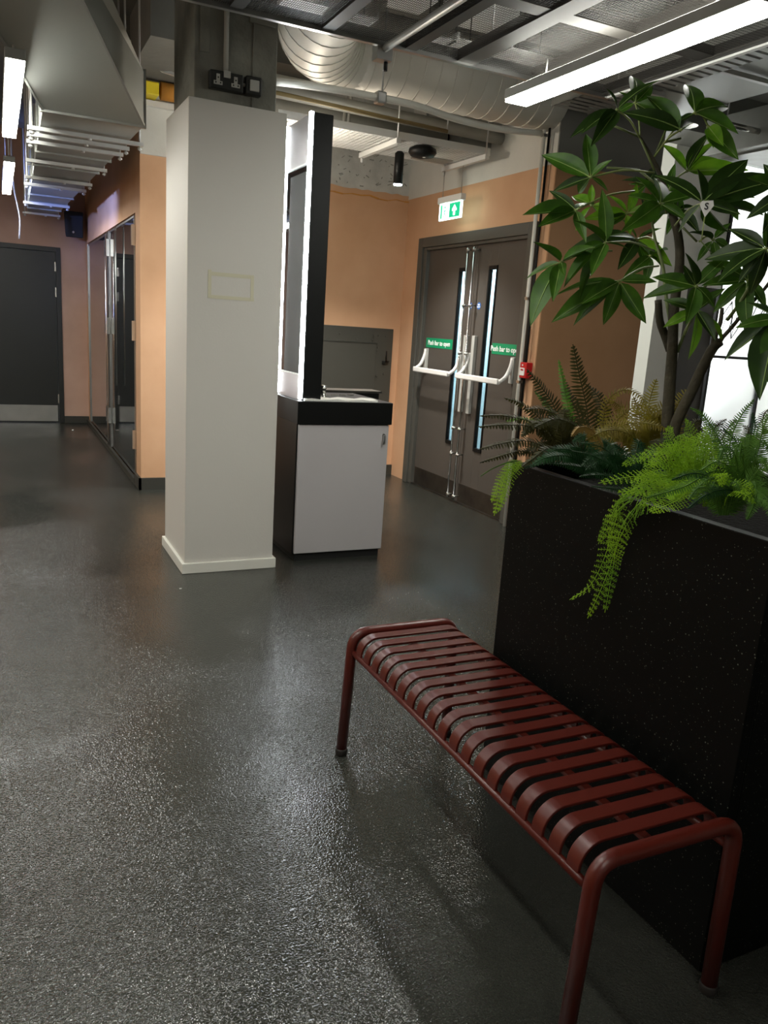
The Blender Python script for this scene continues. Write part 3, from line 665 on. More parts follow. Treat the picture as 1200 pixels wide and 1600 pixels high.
p2 = xpipe('insulated_pipe', 'thick grey lagged pipe ending in a black flange above the white tray', [(1.6, 6.0, 2.93), (3.25, 6.0, 2.93)], .075, 'pipe_grey')
MB().tube([(3.25, 6.0, 2.93), (3.3, 6.0, 2.93)], .05).build('black_end', M['black_satin'], p2)
xpipe('thin_pipe', 'thin white pipe above the lagged pipe', [(1.6, 5.75, 3.05), (3.54, 5.75, 3.05)], .022, 'pipe_white')
xpipe('thin_pipe', 'thin brown pipe just under the round duct', [(1.5, 5.3, 2.84), (2.9, 5.3, 2.80)], .013, 'wood_brown')
t = T('duct_box', 'grey rectangular duct box on the wall above the doors', 'duct', (3.4, 5.9, 2.75))
MB().box((3.28, 5.75, 2.83), (3.54, 6.35, 3.2)).build('box', M['galv'], t, .004)
for y in (5.75, 6.35): MB().box((3.27, y-.01, 2.82), (3.54, y+.01, 3.21)).build('flange', M['galv'], t)
# white perforated tray
pt = T('perforated_tray', 'white perforated cable tray hung below the round duct', 'tray', (2.8, 5.85, 2.75))
TXa, TXb, TYa, TYb, TZ = 1.75, 3.42, 5.55, 6.12, 2.755
b = MB(); b.box((TXa, TYa, TZ), (TXb, TYa+.006, TZ+.05)); b.box((TXa, TYb-.006, TZ), (TXb, TYb, TZ+.05))
b.build('side_flange', M['tray_white'], pt)
b = MB(); nx, ny = 46, 17; dx, dy = (TXb-TXa)/nx, (TYb-TYa-.012)/ny
for i in range(nx+1): b.box((TXa+dx*i-.009 if i else TXa, TYa+.006, TZ), (TXa+dx*i+.009, TYb-.006, TZ+.002))
for j in range(ny+1): b.box((TXa, TYa+.006+dy*j-.008 if j else TYa+.006, TZ-.0004), (TXb, min(TYa+.006+dy*j+.008, TYb-.006), TZ+.0016))
b.build('perforated_base', M['tray_white'], pt, kind='stuff')
for x in (2.62, 3.36):
    s = MB().bar((x, TYa-.06, TZ-.025), (x, TYb+.04, TZ-.025), .035, .035).build('strut', M['tray_white'], pt)
    rods(x, TYa-.04, TZ-.05, s); rods(x, TYb+.02, TZ-.05, s)
    MB().lathe((x, TYb+.02, TZ-.075), [(.008, 0), (.012, .03)], 8).build('nut', M['tray_white'], s)
MB().box((3.0, 5.9, TZ-.008), (3.3, 6.05, TZ)).build('cover_plate', M['galv'], pt)
ho = T('cable_drop', 'pair of grey cables rising from the white tray beside the tower', 'cable', (2.3, 5.7, 2.8))
for dx in (-.02, .02): MB().tube(cmr([(2.33+dx*3, 5.8, 2.77), (2.33+dx, 5.78, 2.85), (2.33+dx, 5.75, 3.1), (2.33+dx, 5.75, ZC)], 4), .013, 8).build('cable', M['pipe_grey'], ho)
sm = T('smoke_detector', 'round black disc detector under the white tray', 'detector', (2.99, 5.83, 2.7))
q = atz(660, 240, 2.70)
sm.location = q; sm.matrix_world.translation = q
MB().lathe(q, [(.04, -.03), (.085, -.02), (.105, .005), (.1, .03), (.06, .05)], 24).build('body', M['black_satin'], sm)
MB().lathe(q+Vector((0, -.03, -.032)), [(.012, 0), (.012, .004)], 8).build('badge', M['white_plastic'], sm)
q = atz(624.5, 240, 2.74)
sl = T('cylinder_spotlight', 'black cylinder spotlight hanging under the white tray', 'lamp', q)
MB().lathe(q, [(.036, -.22), (.036, 0), (.02, .015)], 20).build('body', M['black_satin'], sl)
MB().lathe(q+Vector((0, 0, -.228)), [(.031, 0), (.033, .01)], 20).build('lens', M['spot_lens'], sl)
def spot_light(q, power):
    l = bpy.data.lights.new('spot_beam', 'SPOT'); l.energy = power; l.spot_size = math.radians(115); l.spot_blend = .8; l.shadow_soft_size = .03; l.color = (1, .97, .92)
    o = bpy.data.objects.new('spot_beam', l); o.location = q + Vector((0, 0, -.235)); sc.collection.objects.link(o)
spot_light(q, 110)
for qq, lab in ((Vector((1.95, 6.1, 2.74)), 'added black cylinder spotlight, unseen behind the lit tower, lighting the recess'),):  # extra spotlight added out of view to light the back wall
    s2 = T('cylinder_spotlight', lab, 'lamp', qq)
    MB().lathe(qq, [(.036, -.22), (.036, 0), (.02, .015)], 20).build('body', M['black_satin'], s2)
    MB().lathe(qq+Vector((0, 0, -.228)), [(.031, 0), (.033, .01)], 20).build('lens', M['spot_lens'], s2)
    spot_light(qq, 90)
gl = T('added_globe_lamp', 'added white globe lamp, unseen behind the lit tower, brightening the recess', 'lamp', (1.95, 5.62, 2.42))  # lamp added out of view to brighten the upper recess
MB().lathe((1.95, 5.62, 2.42), [(.09*math.sin(math.pi*i/12), -.09*math.cos(math.pi*i/12)) for i in range(13)], 20).build('globe', M['globe'], gl)
MB().tube([(1.95, 5.62, 2.505), (1.95, 5.62, 2.755)], .006, 6).build('stem', M['steel'], gl)
# small services left of the column head
t = xpipe('white_conduit', 'fat pale conduit left of the column head', [at(198, 66, 5.6), at(284, 91, 5.6)], .022, 'duct_white', False)
tag(MB().bar(at(203, 88, 5.6), at(283, 104, 5.6), .02, .012).bar(at(208, 96, 5.65), at(284, 120, 5.65), .04, .02).build('slotted_channel', M['strut']), 'white slotted channel left of the column head', 'channel')
tag(MB().tube([at(277, 10, 5.3), at(277, 100, 5.3)], .008, 8).tube([at(284, 10, 5.3), at(284, 98, 5.3)], .008, 8).build('hanger_rods', M['strut']), 'pair of bright vertical rods left of the column head', 'rod')
tag(MB().tube([at(225, 0, 6.2), at(225, 64, 6.2)], .022, 10).build('red_pipe', M['red_paint']), 'dark red vertical sprinkler pipe by the slab', 'pipe')
tag(MB().tube([at(243, 0, 5.9), at(262, 50, 5.8), at(276, 90, 5.6)], .013, 8).build('grey_cable', M['pipe_grey']), 'grey cable slanting down beside the red pipe', 'cable')
tag(MB().box((1.04, 6.5, 2.98), (1.14, 6.67, 3.07)).build('yellow_box', M['yellow'], None, .008), 'bright yellow box on the white ledge', 'box')
tag(MB().tube([(1.16, 6.56, 3.03), (1.4, 6.56, 3.03)], .062, 14).build('orange_pipe_lagging', M['orange_wrap']), 'orange wrapped pipe end on the white ledge', 'pipe')
t = T('hanging_cable', 'thin white cable dangling before the corridor end wall', 'cable', (.21, 8, 2.4))
P = cmr([(.21, 9.6, ZC), (.21, 9.6, 2.7), aty(29, 330, 9.6), aty(31, 348, 9.6), aty(30, 373, 9.6)], 4); MB().tube(P, .009, 6).build('cord', M['strut'], t)
# right side services
t = T('right_duct', 'wide grey duct along the ceiling right of the mesh raft', 'duct', (4.3, 3.6, 3.0))
MB().box((3.75, .5, 3.0), (4.35, 4.8, 3.3)).build('duct_run', M['duct_grey'], t)
for y in (1.2, 2.2, 3.2, 4.2): MB().box((3.74, y, 2.99), (4.36, y+.02, 3.31)).build('flange', M['galv'], t)
for y in (1.7, 3.7):
    s = MB().bar((3.68, y, 2.975), (4.42, y, 2.975), .03, .025).build('strut', M['strut'], t); rods(3.7, y, 2.97, s); rods(4.4, y, 2.97, s)
b = MB(); t = T('cable_tray', 'perforated grey cable tray between the mesh raft and the wide duct', 'tray', (3.5, 3, 2.9))
for y in range(0, 64): b.box((3.3, .5+.065*y, 2.9), (3.6, .5+.065*y+.04, 2.903))
b.box((3.3, .5, 2.9), (3.305, 4.66, 2.95)); b.box((3.595, .5, 2.9), (3.6, 4.66, 2.95)); b.build('tray_base', M['galv'], t, kind='stuff')
for y in (1.0, 2.5, 4.0):
    s = MB().bar((3.27, y, 2.885), (3.63, y, 2.885), .03, .025).build('strut', M['strut'], t); rods(3.28, y, 2.88, s); rods(3.62, y, 2.88, s)
tag(MB().tube([(3.45, .5, 2.915), (3.45, 4.6, 2.915)], .012, 8).tube([(3.5, .5, 2.915), (3.5, 4.6, 2.915)], .01, 8).build('power_cables', M['black_satin']), 'black cables lying in the grey cable tray', 'cable')
ac = T('fan_coil_unit', 'grey ceiling fan coil unit in front of the frosted glass', 'air conditioner', (5.4, 4.3, 2.9))
q0, q1 = atz(1130, 232, 2.85), atz(1200, 200, 2.85)
MB().box((4.9, 3.6, 2.86), (6.6, 4.9, 3.12)).build('casing', M['galv'], ac, .006)
MB().box((5.0, 3.7, 2.845), (5.6, 4.8, 2.86)).build('grille', M['steel_dull'], ac)
for x, y in ((5.0, 3.8), (6.5, 3.8), (5.0, 4.8), (6.5, 4.8)): rods(x, y, 3.12, ac)
MB().tube([(4.95, 4.4, 2.95), (4.6, 4.4, 2.95)], .02).build('drain_pipe', M['steel_bright'], ac)
b = T('soffit_beam', 'plain grey ceiling downstand above the frosted glass', 'beam', (6.4, 5.4, 3.0))
MB().box((4.48, 5.2, 3.12), (8.1, 5.6, ZC)).build('beam', M['wall_grey'], b)

# ================================================================ BENCH
bn = T('slatted_bench', 'dark red metal slatted bench with tubular legs beside the planter', 'bench', (1.22, 1.65, 0))
bx = lambda y: (y-1.03)*.008 - .003
def frame(y, sx):
    r = .018; o = bx(y)
    pts = [(1.003+o, y, .012), (1.022+o, y, .44), (1.408+o, y, .44), (1.415+o, y, .012)]
    P = fillet(pts, .055, 7)
    f = MB().tube(P, r, 16).build('leg_frame', M['bench_red'], bn)
    for p in (pts[0], pts[-1]): MB().lathe((p[0], p[1], 0), [(.019, 0), (.021, .006), (.021, .02), (.019, .024)], 16).build('foot_cap', M['rubber'], f)
frame(1.03, 1); frame(2.265, 1)
for x in (1.022, 1.408): MB().tube([(x+bx(1.03), 1.03, .375), (x+bx(2.265), 2.265, .375)], .010, 12).build('side_rail', M['bench_red'], bn)
MB().bar((1.215+bx(1.03), 1.03+.015, .405), (1.215+bx(2.265), 2.25, .405), .022, .01).build('underside_bar', M['bench_red'], bn)
def slat_mesh():
    b = MB(); wd, th = .0375, .0075
    prof = [(-.197, .378)]
    for k in range(11):
        a = math.pi/2*k/10; prof.append((-.197+.06*(1-math.cos(a)), .39+.06*math.sin(a)))
    prof += [(.137+.06*math.sin(math.pi/2*k/10), .39+.06*math.cos(math.pi/2*k/10)) for k in range(11)]
    prof += [(.197, .378)]
    n = len(prof); outer = []; inner = []
    for i, (x, z) in enumerate(prof):
        a = Vector(prof[max(i-1, 0)]); c = Vector(prof[min(i+1, n-1)]); d = (c-a).normalized(); nn = Vector((d.y, -d.x))
        outer.append((x, z)); inner.append((x+nn.x*th, z+nn.y*th))
    R = []
    for i in range(n):
        R.append([b.bm.verts.new(p) for p in ((outer[i][0], -wd/2, outer[i][1]), (outer[i][0], wd/2, outer[i][1]), (inner[i][0], wd/2, inner[i][1]), (inner[i][0], -wd/2, inner[i][1]))])
    for A_, B_ in zip(R, R[1:]):
        for k in range(4):
            b.bm.faces.new((A_[k], A_[(k+1) % 4], B_[(k+1) % 4], B_[k]))
    b.bm.faces.new(R[0][::-1]); b.bm.faces.new(R[-1])
    return b
NS = 19; first = None
for i in range(NS):
    y = 1.092 + (2.205-1.092)*i/(NS-1)
    if first is None:
        first = slat_mesh().build('slat', M['bench_red']); md = first.modifiers.new('bevel', 'BEVEL'); md.width = .0015; md.segments = 2; md.limit_method = 'ANGLE'; md.angle_limit = math.radians(50); o = first
        for f in first.data.polygons: f.use_smooth = True
        first.data.set_sharp_from_angle(angle=math.radians(40))
    else:
        o = first.copy(); sc.collection.objects.link(o)
    o.parent = bn; o.location = (1.215+bx(y)-1.22, y-1.65, 0)

# ================================================================ PLANTER
PX0, PX1, PY0, PY1, PZ = 1.436, 2.25, 1.078, 2.04, 1.05
pl = T('planter', 'tall black speckled terrazzo planter box holding the ferns and tree', 'planter', ((PX0+PX1)/2, (PY0+PY1)/2, 0))
b = MB(); tk = .03
b.box((PX0, PY0, 0), (PX0+tk, PY1, PZ)); b.box((PX1-tk, PY0, 0), (PX1, PY1, PZ)); b.box((PX0+tk, PY0, 0), (PX1-tk, PY0+tk, PZ)); b.box((PX0+tk, PY1-tk, 0), (PX1-tk, PY1, PZ))
b.build('box', M['terrazzo'], pl, .002)
MB().box((PX0+tk, PY0+tk, PZ-.14), (PX1-tk, PY1-tk, PZ-.05)).build('soil', M['soil'], pl)

# ================================================================ FERNS
def frond(poly, width, n, m, parent, tilt=0.0, feather=False, stem=.0016, droop=.15, jitter=.1, pw=.34, nrm=None):
    """fern frond: a curved rachis with paired pinnae that taper to the tip"""
    P = cmr(poly, 8); L = [0]
    for a, b in zip(P, P[1:]): L.append(L[-1]+(b-a).length)
    def smp(t):
        s = t*L[-1]
        for i in range(len(P)-1):
            if L[i+1] >= s:
                k = (s-L[i])/max(L[i+1]-L[i], 1e-6); return P[i].lerp(P[i+1], k), (P[i+1]-P[i]).normalized()
        return P[-1], (P[-1]-P[-2]).normalized()
    b = MB(); b.tube(P[::2]+([P[-1]] if len(P) % 2 == 0 else []), stem, 4, False)
    step = L[-1]/n
    for i in range(n):
        t = (i+.8)/(n+.8); p, d = smp(t)
        view = nrm if nrm is not None else (CAM-p).normalized()*.75+Vector((0, 0, .65))
        sd = d.cross(view).normalized(); up = sd.cross(d).normalized()
        env = min(1, t*5+.35)*(1-t)**.55
        for s in (-1, 1):
            ln = width*env*random.uniform(1-jitter, 1+jitter)
            dr = (sd*s*math.cos(tilt*s+random.uniform(-.12, .12)) + d*(.38+random.uniform(-.1, .1)) - up*droop*random.uniform(.3, 1.4) + up*math.sin(tilt)).normalized()
            if feather:
                b.tube([p, p+dr*ln], .0008, 3, False)
                k = max(3, int(ln/.0062))
                for j in range(k):
                    q = p+dr*ln*(j+.6)/k; e2 = .55*(1-.75*j/k)*min(width*.42, .02)
                    for s2 in (-1, 1):
                        d2 = (d*s2*.9+dr*.7+up*random.uniform(-.35, .35)).normalized()*e2; wv = dr.cross(up).normalized()*.0
                        v = [b.bm.verts.new(x_) for x_ in (q, q+d2*.5+dr*.0009, q+d2, q+d2*.5-dr*.0009)]; b.bm.faces.new(v)
            else:
                w_ = step*pw*random.uniform(.85, 1.15); tip = p+dr*ln - up*ln*droop*.5
                wv = d*w_
                v = [b.bm.verts.new(x_) for x_ in (p-wv*.6, p+dr*ln*.35-wv, p+dr*ln*.75-wv*.7-up*ln*droop*.2, tip, p+dr*ln*.75+wv*.6-up*ln*droop*.2, p+dr*ln*.35+wv, p+wv*.6)]
                b.bm.faces.new(v)
    return b.build('frond', M[m], parent, fix=False)
def px(pts, d0, d1):
    n = len(pts); return [at(x, y, d0+(d1-d0)*i/(n-1)) for i, (x, y) in enumerate(pts)]
def fern(name, lab, root, frs):
    t = T(name, lab, 'fern', root, 'ferns in the planter')
    for a in frs: frond(*a[:4], t, **(a[4] if len(a) > 4 else {}))
    return t
Wd = dict(pw=.38, droop=.25)
def wild(n, c, d, rx, ry, wd, nn, mm, kw, low=0):
    """more fronds springing from the crown c (pixel, depth) in all directions"""
    o = []
    for i in range(n):
        a = random.uniform(-math.pi-low, low); x, y = c; q = random.uniform(.6, 1)
        ex, ey = math.cos(a)*rx*q, math.sin(a)*ry*q
        z = d + random.uniform(-.12, .12)
        P = [at(x+ex*.1, y+15, d), at(x+ex*.4, y+ey*.75-8, (d+z)/2), at(x+ex*.8, y+ey*1.05-6, z), at(x+ex*1.1, y+ey*.85+8, z)]
        o.append((P, wd, nn, mm, kw))
    return o
fr_ = []
for pts, d0, d1, wd, n in (
    ([(925, 705), (917, 640), (906, 590), (895, 538)], 2.45, 2.35, .055, 30),
    ([(885, 700), (868, 640), (846, 605), (823, 577)], 2.5, 2.45, .05, 28),
    ([(890, 695), (835, 662), (790, 650), (750, 650)], 2.5, 2.3, .035, 30),
    ([(895, 705), (840, 670), (795, 664), (746, 667)], 2.45, 2.2, .035, 32),
    ([(880, 715), (830, 690), (785, 693), (750, 702)], 2.4, 2.15, .035, 28),
    ([(870, 720), (820, 705), (785, 712), (750, 723)], 2.4, 2.2, .025, 26),
    ([(880, 690), (840, 650), (812, 630), (788, 622)], 2.55, 2.5, .035, 24),
    ([(905, 700), (885, 660), (850, 640), (820, 640)], 2.5, 2.4, .05, 26),
    ([(930, 700), (905, 670), (870, 655), (835, 668)], 2.4, 2.25, .05, 26),
    ([(930, 700), (945, 655), (935, 620), (915, 600)], 2.5, 2.55, .05, 24),
    ([(900, 715), (860, 700), (835, 715), (815, 730)], 2.35, 2.2, .03, 20),
    ([(925, 700), (900, 640), (885, 610), (880, 590)], 2.55, 2.6, .05, 22)):
    fr_.append((px(pts, d0, d1), wd, n, 'fern_dark', Wd))
for pts in ([(905, 705), (872, 660), (852, 630), (836, 612)], [(900, 700), (888, 640), (880, 600), (873, 562)], [(880, 700), (850, 665), (815, 655), (790, 658)]):
    fr_.append((px(pts, 2.5, 2.55), .028, 24, 'fern_green', dict(pw=.4)))
fr_ += wild(12, (880, 705), 2.42, 75, 60, .045, 24, 'fern_dark', Wd)
fern('brown_fern', 'dark brownish fern spreading over the left end of the planter', Vector((1.75, 1.9, .96)), fr_)
fr_ = []
for pts, d0, d1, wd, n in (
    ([(935, 700), (948, 630), (975, 609), (1002, 620), (1015, 645)], 2.5, 2.3, .03, 34),
    ([(930, 700), (965, 655), (1005, 632), (1045, 655)], 2.4, 2.3, .055, 34),
    ([(915, 705), (955, 672), (1000, 660), (1050, 672)], 2.35, 2.25, .05, 34),
    ([(1040, 700), (1050, 650), (1068, 618), (1088, 608)], 2.5, 2.5, .06, 26),
    ([(1005, 700), (1010, 650), (1018, 615), (1026, 592)], 2.55, 2.5, .055, 24),
    ([(985, 700), (980, 660), (968, 635), (950, 625)], 2.5, 2.45, .05, 24),
    ([(1000, 700), (1025, 650), (1050, 630), (1075, 640)], 2.45, 2.4, .055, 26),
    ([(1010, 710), (985, 680), (950, 672), (915, 688)], 2.3, 2.15, .05, 26),
    ([(1000, 705), (1000, 655), (995, 635), (990, 620)], 2.55, 2.55, .05, 22)):
    fr_.append((px(pts, d0, d1), wd, n, 'fern_gold', dict(pw=.3, droop=.2)))
fr_.append((px([(945, 705), (925, 672), (905, 668), (893, 682)], 2.2, 2.1), .03, 22, 'fern_tan', dict(pw=.5, droop=.5)))
fr_ += wild(8, (1010, 700), 2.45, 85, 60, .045, 24, 'fern_gold', dict(pw=.4))
fern('golden_fern', 'golden green fern arching left of the tree trunk', Vector((1.75, 1.75, .96)), fr_)
fr_ = []
for pts, d0, d1, wd, n in (
    ([(990, 760), (955, 728), (925, 712), (893, 705)], 2.1, 1.98, .032, 36),
    ([(985, 755), (960, 715), (935, 697), (905, 692)], 2.15, 2.05, .035, 36),
    ([(1000, 765), (965, 748), (935, 742), (905, 745)], 2.05, 1.95, .028, 30),
    ([(1000, 760), (990, 725), (975, 705), (960, 695)], 2.2, 2.15, .035, 28),
    ([(1015, 760), (1010, 725), (1003, 700), (990, 685)], 2.2, 2.2, .035, 26),
    ([(970, 760), (930, 735), (895, 728), (865, 725)], 2.2, 2.15, .03, 28),
    ([(1000, 770), (970, 765), (945, 762), (925, 760)], 2.0, 1.9, .022, 24)):
    fr_.append((px(pts, d0, d1), wd, n, 'fern_deep', dict(pw=.28, droop=.15)))
fr_ += wild(10, (990, 740), 2.15, 90, 45, .035, 28, 'fern_deep', dict(pw=.28), .3)
fern('deep_green_fern', 'deep blue-green fern low in the middle of the planter', Vector((1.65, 1.6, .96)), fr_)
Fe = dict(feather=True, droop=.1, stem=.001)
fr_ = []
hangs = [[(1070, 745), (1010, 765), (968, 800), (945, 870), (922, 915), (890, 937)],
         [(1060, 750), (1015, 775), (975, 815), (955, 880), (935, 930), (918, 966)],
         [(1075, 745), (1030, 770), (990, 805), (965, 850), (955, 905), (945, 957)],
         [(1060, 740), (1000, 760), (965, 790), (948, 820), (935, 850)],
         [(1050, 740), (1010, 755), (975, 775), (960, 820), (952, 860)]]
for h in hangs:
    n = len(h); P = [at(*h[0], 1.98), at(*h[1], 1.88)] + [atx(x_, y_, 1.405-.012*random.random()) for x_, y_ in h[2:]]
    fr_.append((P, .04, 34, 'fern_lime', Fe))
for pts, d0, d1 in (
    ([(1075, 740), (1030, 745), (985, 745), (935, 755)], 1.95, 1.8), ([(1080, 740), (1040, 720), (1000, 715), (972, 728)], 2.0, 1.95),
    ([(1075, 740), (1055, 700), (1045, 680), (1048, 665)], 2.1, 2.1), ([(1080, 740), (1085, 700), (1078, 670), (1070, 655)], 2.1, 2.05),
    ([(1090, 740), (1110, 700), (1108, 680), (1100, 665)], 2.1, 2.1), ([(1090, 750), (1050, 760), (1020, 780), (1000, 790)], 1.85, 1.75),
    ([(1100, 745), (1060, 730), (1030, 722), (1005, 730)], 1.95, 1.85), ([(1085, 755), (1040, 765), (1000, 765), (965, 770)], 1.85, 1.72),
    ([(1085, 740), (1060, 705), (1040, 700), (1025, 712)], 2.05, 1.95), ([(1100, 740), (1105, 715), (1125, 700), (1140, 705)], 2.0, 1.95),
    ([(1095, 750), (1120, 740), (1140, 745), (1150, 760)], 1.9, 1.8), ([(1080, 760), (1060, 780), (1040, 790), (1015, 800)], 1.8, 1.7)):
    fr_.append((px(pts, d0, d1), .036, 17, 'fern_lime', Fe))
fr_ += wild(12, (1080, 735), 1.98, 85, 55, .034, 16, 'fern_lime', Fe, .2) + wild(8, (1120, 775), 1.74, 80, 30, .03, 15, 'fern_lime', Fe, .2)
fern('trailing_lime_fern', 'feathery lime green fern trailing down the front of the planter', Vector((1.65, 1.4, .96)), fr_)
fr_ = []
for h in ([(812, 722), (795, 735), (782, 765), (772, 806)], [(815, 720), (800, 728), (790, 750), (783, 785)], [(810, 722), (790, 738), (777, 760), (768, 785)], [(815, 722), (798, 745), (790, 770), (778, 800)]):
    P = [at(*h[0], 2.42)] + [at(x_, y_, 2.37) for x_, y_ in h[1:]]
    fr_.append((P, .026, 17, 'fern_lime', Fe))
fr_.append((px([(812, 720), (795, 722), (770, 732), (751, 744)], 2.4, 2.3), .004, 20, 'fern_green', dict(pw=.9)))
fern('small_lime_fern', 'small lime fern tuft hanging at the left corner of the planter', Vector((1.47, 1.98, .96)), fr_)
fr_ = []
for pts, d0, d1, wd, n, mm in (
    ([(1155, 760), (1140, 700), (1155, 655), (1178, 624)], 1.85, 1.8, .032, 40, 'fern_green'),
    ([(1150, 760), (1120, 735), (1070, 760), (1010, 778)], 1.8, 1.68, .03, 44, 'fern_green'),
    ([(1160, 765), (1178, 752), (1180, 780), (1167, 812)], 1.75, 1.62, .03, 34, 'fern_green'),
    ([(1155, 760), (1125, 690), (1100, 650), (1078, 637)], 1.9, 1.9, .03, 40, 'fern_green'),
    ([(1170, 760), (1185, 700), (1196, 660), (1215, 630)], 1.8, 1.75, .032, 40, 'fern_green'),
    ([(1165, 765), (1160, 720), (1150, 690), (1130, 670)], 1.9, 1.9, .03, 36, 'fern_deep'),
    ([(1150, 765), (1110, 745), (1080, 740), (1050, 750)], 1.75, 1.68, .03, 36, 'fern_deep'),
    ([(1165, 760), (1190, 730), (1210, 725), (1235, 740)], 1.75, 1.65, .032, 34, 'fern_green'),
    ([(1160, 770), (1130, 765), (1100, 775), (1075, 795)], 1.7, 1.62, .026, 34, 'fern_deep'),
    ([(1160, 760), (1175, 690), (1180, 665), (1175, 645)], 1.95, 1.95, .03, 34, 'fern_deep'),
    ([(1170, 765), (1140, 730), (1118, 722), (1095, 735)], 1.8, 1.72, .03, 36, 'fern_green'),
    ([(1180, 765), (1200, 780), (1210, 800), (1215, 825)], 1.66, 1.6, .03, 30, 'fern_green')):
    fr_.append((px(pts, d0, d1), wd, n, mm, dict(pw=.33, droop=.12)))
fr_ += wild(14, (1165, 765), 1.8, 90, 80, .03, 40, 'fern_green', dict(pw=.3, droop=.12), .3) + wild(8, (1130, 790), 1.72, 70, 35, .03, 30, 'fern_green', dict(pw=.28), .2)
fern('sword_fern', 'bright green sword fern at the right end of the planter', Vector((1.6, 1.22, .96)), fr_)
fr_ = []
for pts in ([(1110, 720), (1125, 690), (1145, 660), (1160, 658)], [(1120, 720), (1110, 690), (1120, 665), (1135, 655)], [(1100, 720), (1090, 680), (1085, 660), (1105, 655)], [(1180, 720), (1190, 680), (1193, 650), (1200, 640)], [(1170, 720), (1165, 690), (1170, 670), (1160, 665)],
            [(1060, 720), (1080, 690), (1095, 670), (1130, 662)], [(1045, 720), (1040, 700), (1030, 690), (1015, 690)]):
    fr_.append((px(pts, 2.15, 2.2), .035, 26, 'fern_dark', dict(pw=.3)))
for pts, d_ in (([(880, 720), (855, 712), (835, 722), (815, 728)], 2.35), ([(940, 720), (930, 690), (915, 680), (895, 690)], 2.25), ([(1020, 720), (1030, 700), (1040, 690), (1055, 695)], 2.2), ([(960, 725), (955, 700), (945, 690), (930, 695)], 2.25), ([(1100, 760), (1120, 770), (1140, 785), (1150, 800)], 1.72)):
    fr_.append((px(pts, d_, d_), .04, 26, 'fern_deep', dict(pw=.4)))
fr_ += wild(10, (930, 725), 2.3, 110, 30, .04, 24, 'fern_deep', dict(pw=.4), .2)
fern('shade_fern', 'dark thin-leaved fern growing low behind the sword fern', Vector((1.85, 1.5, .96)), fr_)

# ================================================================ TREE
tree = T('money_tree', 'tall indoor tree with palmate leaves growing from the planter', 'tree', at(1045, 705, 2.28))
c6 = lambda u, v: (980+u/3.2, 200+v/3.2)
def limb(pts, d0, d1, r0, r1, name='branch', m='bark', n=10):
    P = [at(x, y, d0+(d1-d0)*i/(len(pts)-1)) for i, (x, y) in enumerate(pts)]; P = cmr(P, 4)
    k = len(P); MB().tube(P, 0, n, True, [r0+(r1-r0)*i/(k-1) for i in range(k)]).build(name, M[m], tree); return P
limb([(1041, 730)]+[c6(*q) for q in ((200, 1500), (212, 1300), (225, 1120), (235, 900), (262, 680), (255, 540), (225, 430))], 2.28, 2.22, .019, .011, 'trunk')
limb([c6(*q) for q in ((225, 430), (200, 330), (150, 200), (100, 110), (60, 40))], 2.22, 2.2, .009, .004)
limb([c6(*q) for q in ((215, 1110), (190, 1040), (163, 965), (155, 860))], 2.28, 2.25, .013, .010)
limb([c6(*q) for q in ((222, 1000), (195, 850), (180, 700), (140, 560), (120, 440), (100, 330))], 2.27, 2.3, .006, .003, m='twig')
limb([(1052, 730)]+[c6(*q) for q in ((235, 1520), (270, 1420), (330, 1300), (380, 1190), (430, 1100), (465, 1068))], 2.24, 2.15, .017, .013, 'trunk')
limb([c6(*q) for q in ((432, 1100), (440, 1030), (465, 975), (475, 900))], 2.16, 2.16, .009, .005)
limb([c6(*q) for q in ((455, 1070), (520, 1000), (600, 900), (690, 800), (760, 700))], 2.15, 2.1, .006, .004)
limb([c6(*q) for q in ((250, 1120), (290, 1020), (330, 940), (350, 850), (400, 780), (470, 700))], 2.28, 2.1, .005, .003, m='twig')
limb([c6(*q) for q in ((500, 960), (560, 880), (640, 750), (704, 680))], 2.12, 2.0, .005, .004, m='twig')

def leaf_mesh(name, curl, fold):
    b = MB(); n = 8; L = []
    for i in range(n+1):
        t = i/n; w_ = .5*.33*(math.sin(math.pi*min(t**.8, 1))**.9)*(1.0 if t < .6 else 1-.15*(t-.6)); z = -curl*t*t
        L.append([(t, -w_, z+fold*w_), (t, -w_*.5, z+fold*.35*w_), (t, 0, z-.004), (t, w_*.5, z+fold*.35*w_), (t, w_, z+fold*w_)])
    V = [[b.bm.verts.new(p) for p in row] for row in L]
    for A_, B_ in zip(V, V[1:]):
        for k in range(4):
            f = b.bm.faces.new((A_[k], B_[k], B_[k+1], A_[k+1])); f.smooth = True
    me = bpy.data.meshes.new(name); 
    # midrib
    mid = [Vector((i/n*.96, 0, -curl*(i/n*.96)**2+.004)) for i in range(n+1)]
    k0 = len(b.bm.faces); b.tube(mid, 0, 4, False, [.012*(1-.8*i/n) for i in range(n+1)])
    b.bm.faces.ensure_lookup_table()
    for f in b.bm.faces[k0:]: f.material_index = 1
    b.bm.to_mesh(me); b.bm.free(); return me
LM = {}
for mm in ('leaf_green', 'leaf_light', 'leaf_dark'):
    for v, (cu_, fo) in enumerate(((.12, .5), (.28, .25), (.05, .8))):
        me = leaf_mesh('leaf', cu_, fo); me.materials.append(M[mm]); me.materials.append(M['leaf_vein']); LM[mm, v] = me
c5 = lambda u, v: (820+u/3.158, 80+v/3.158)
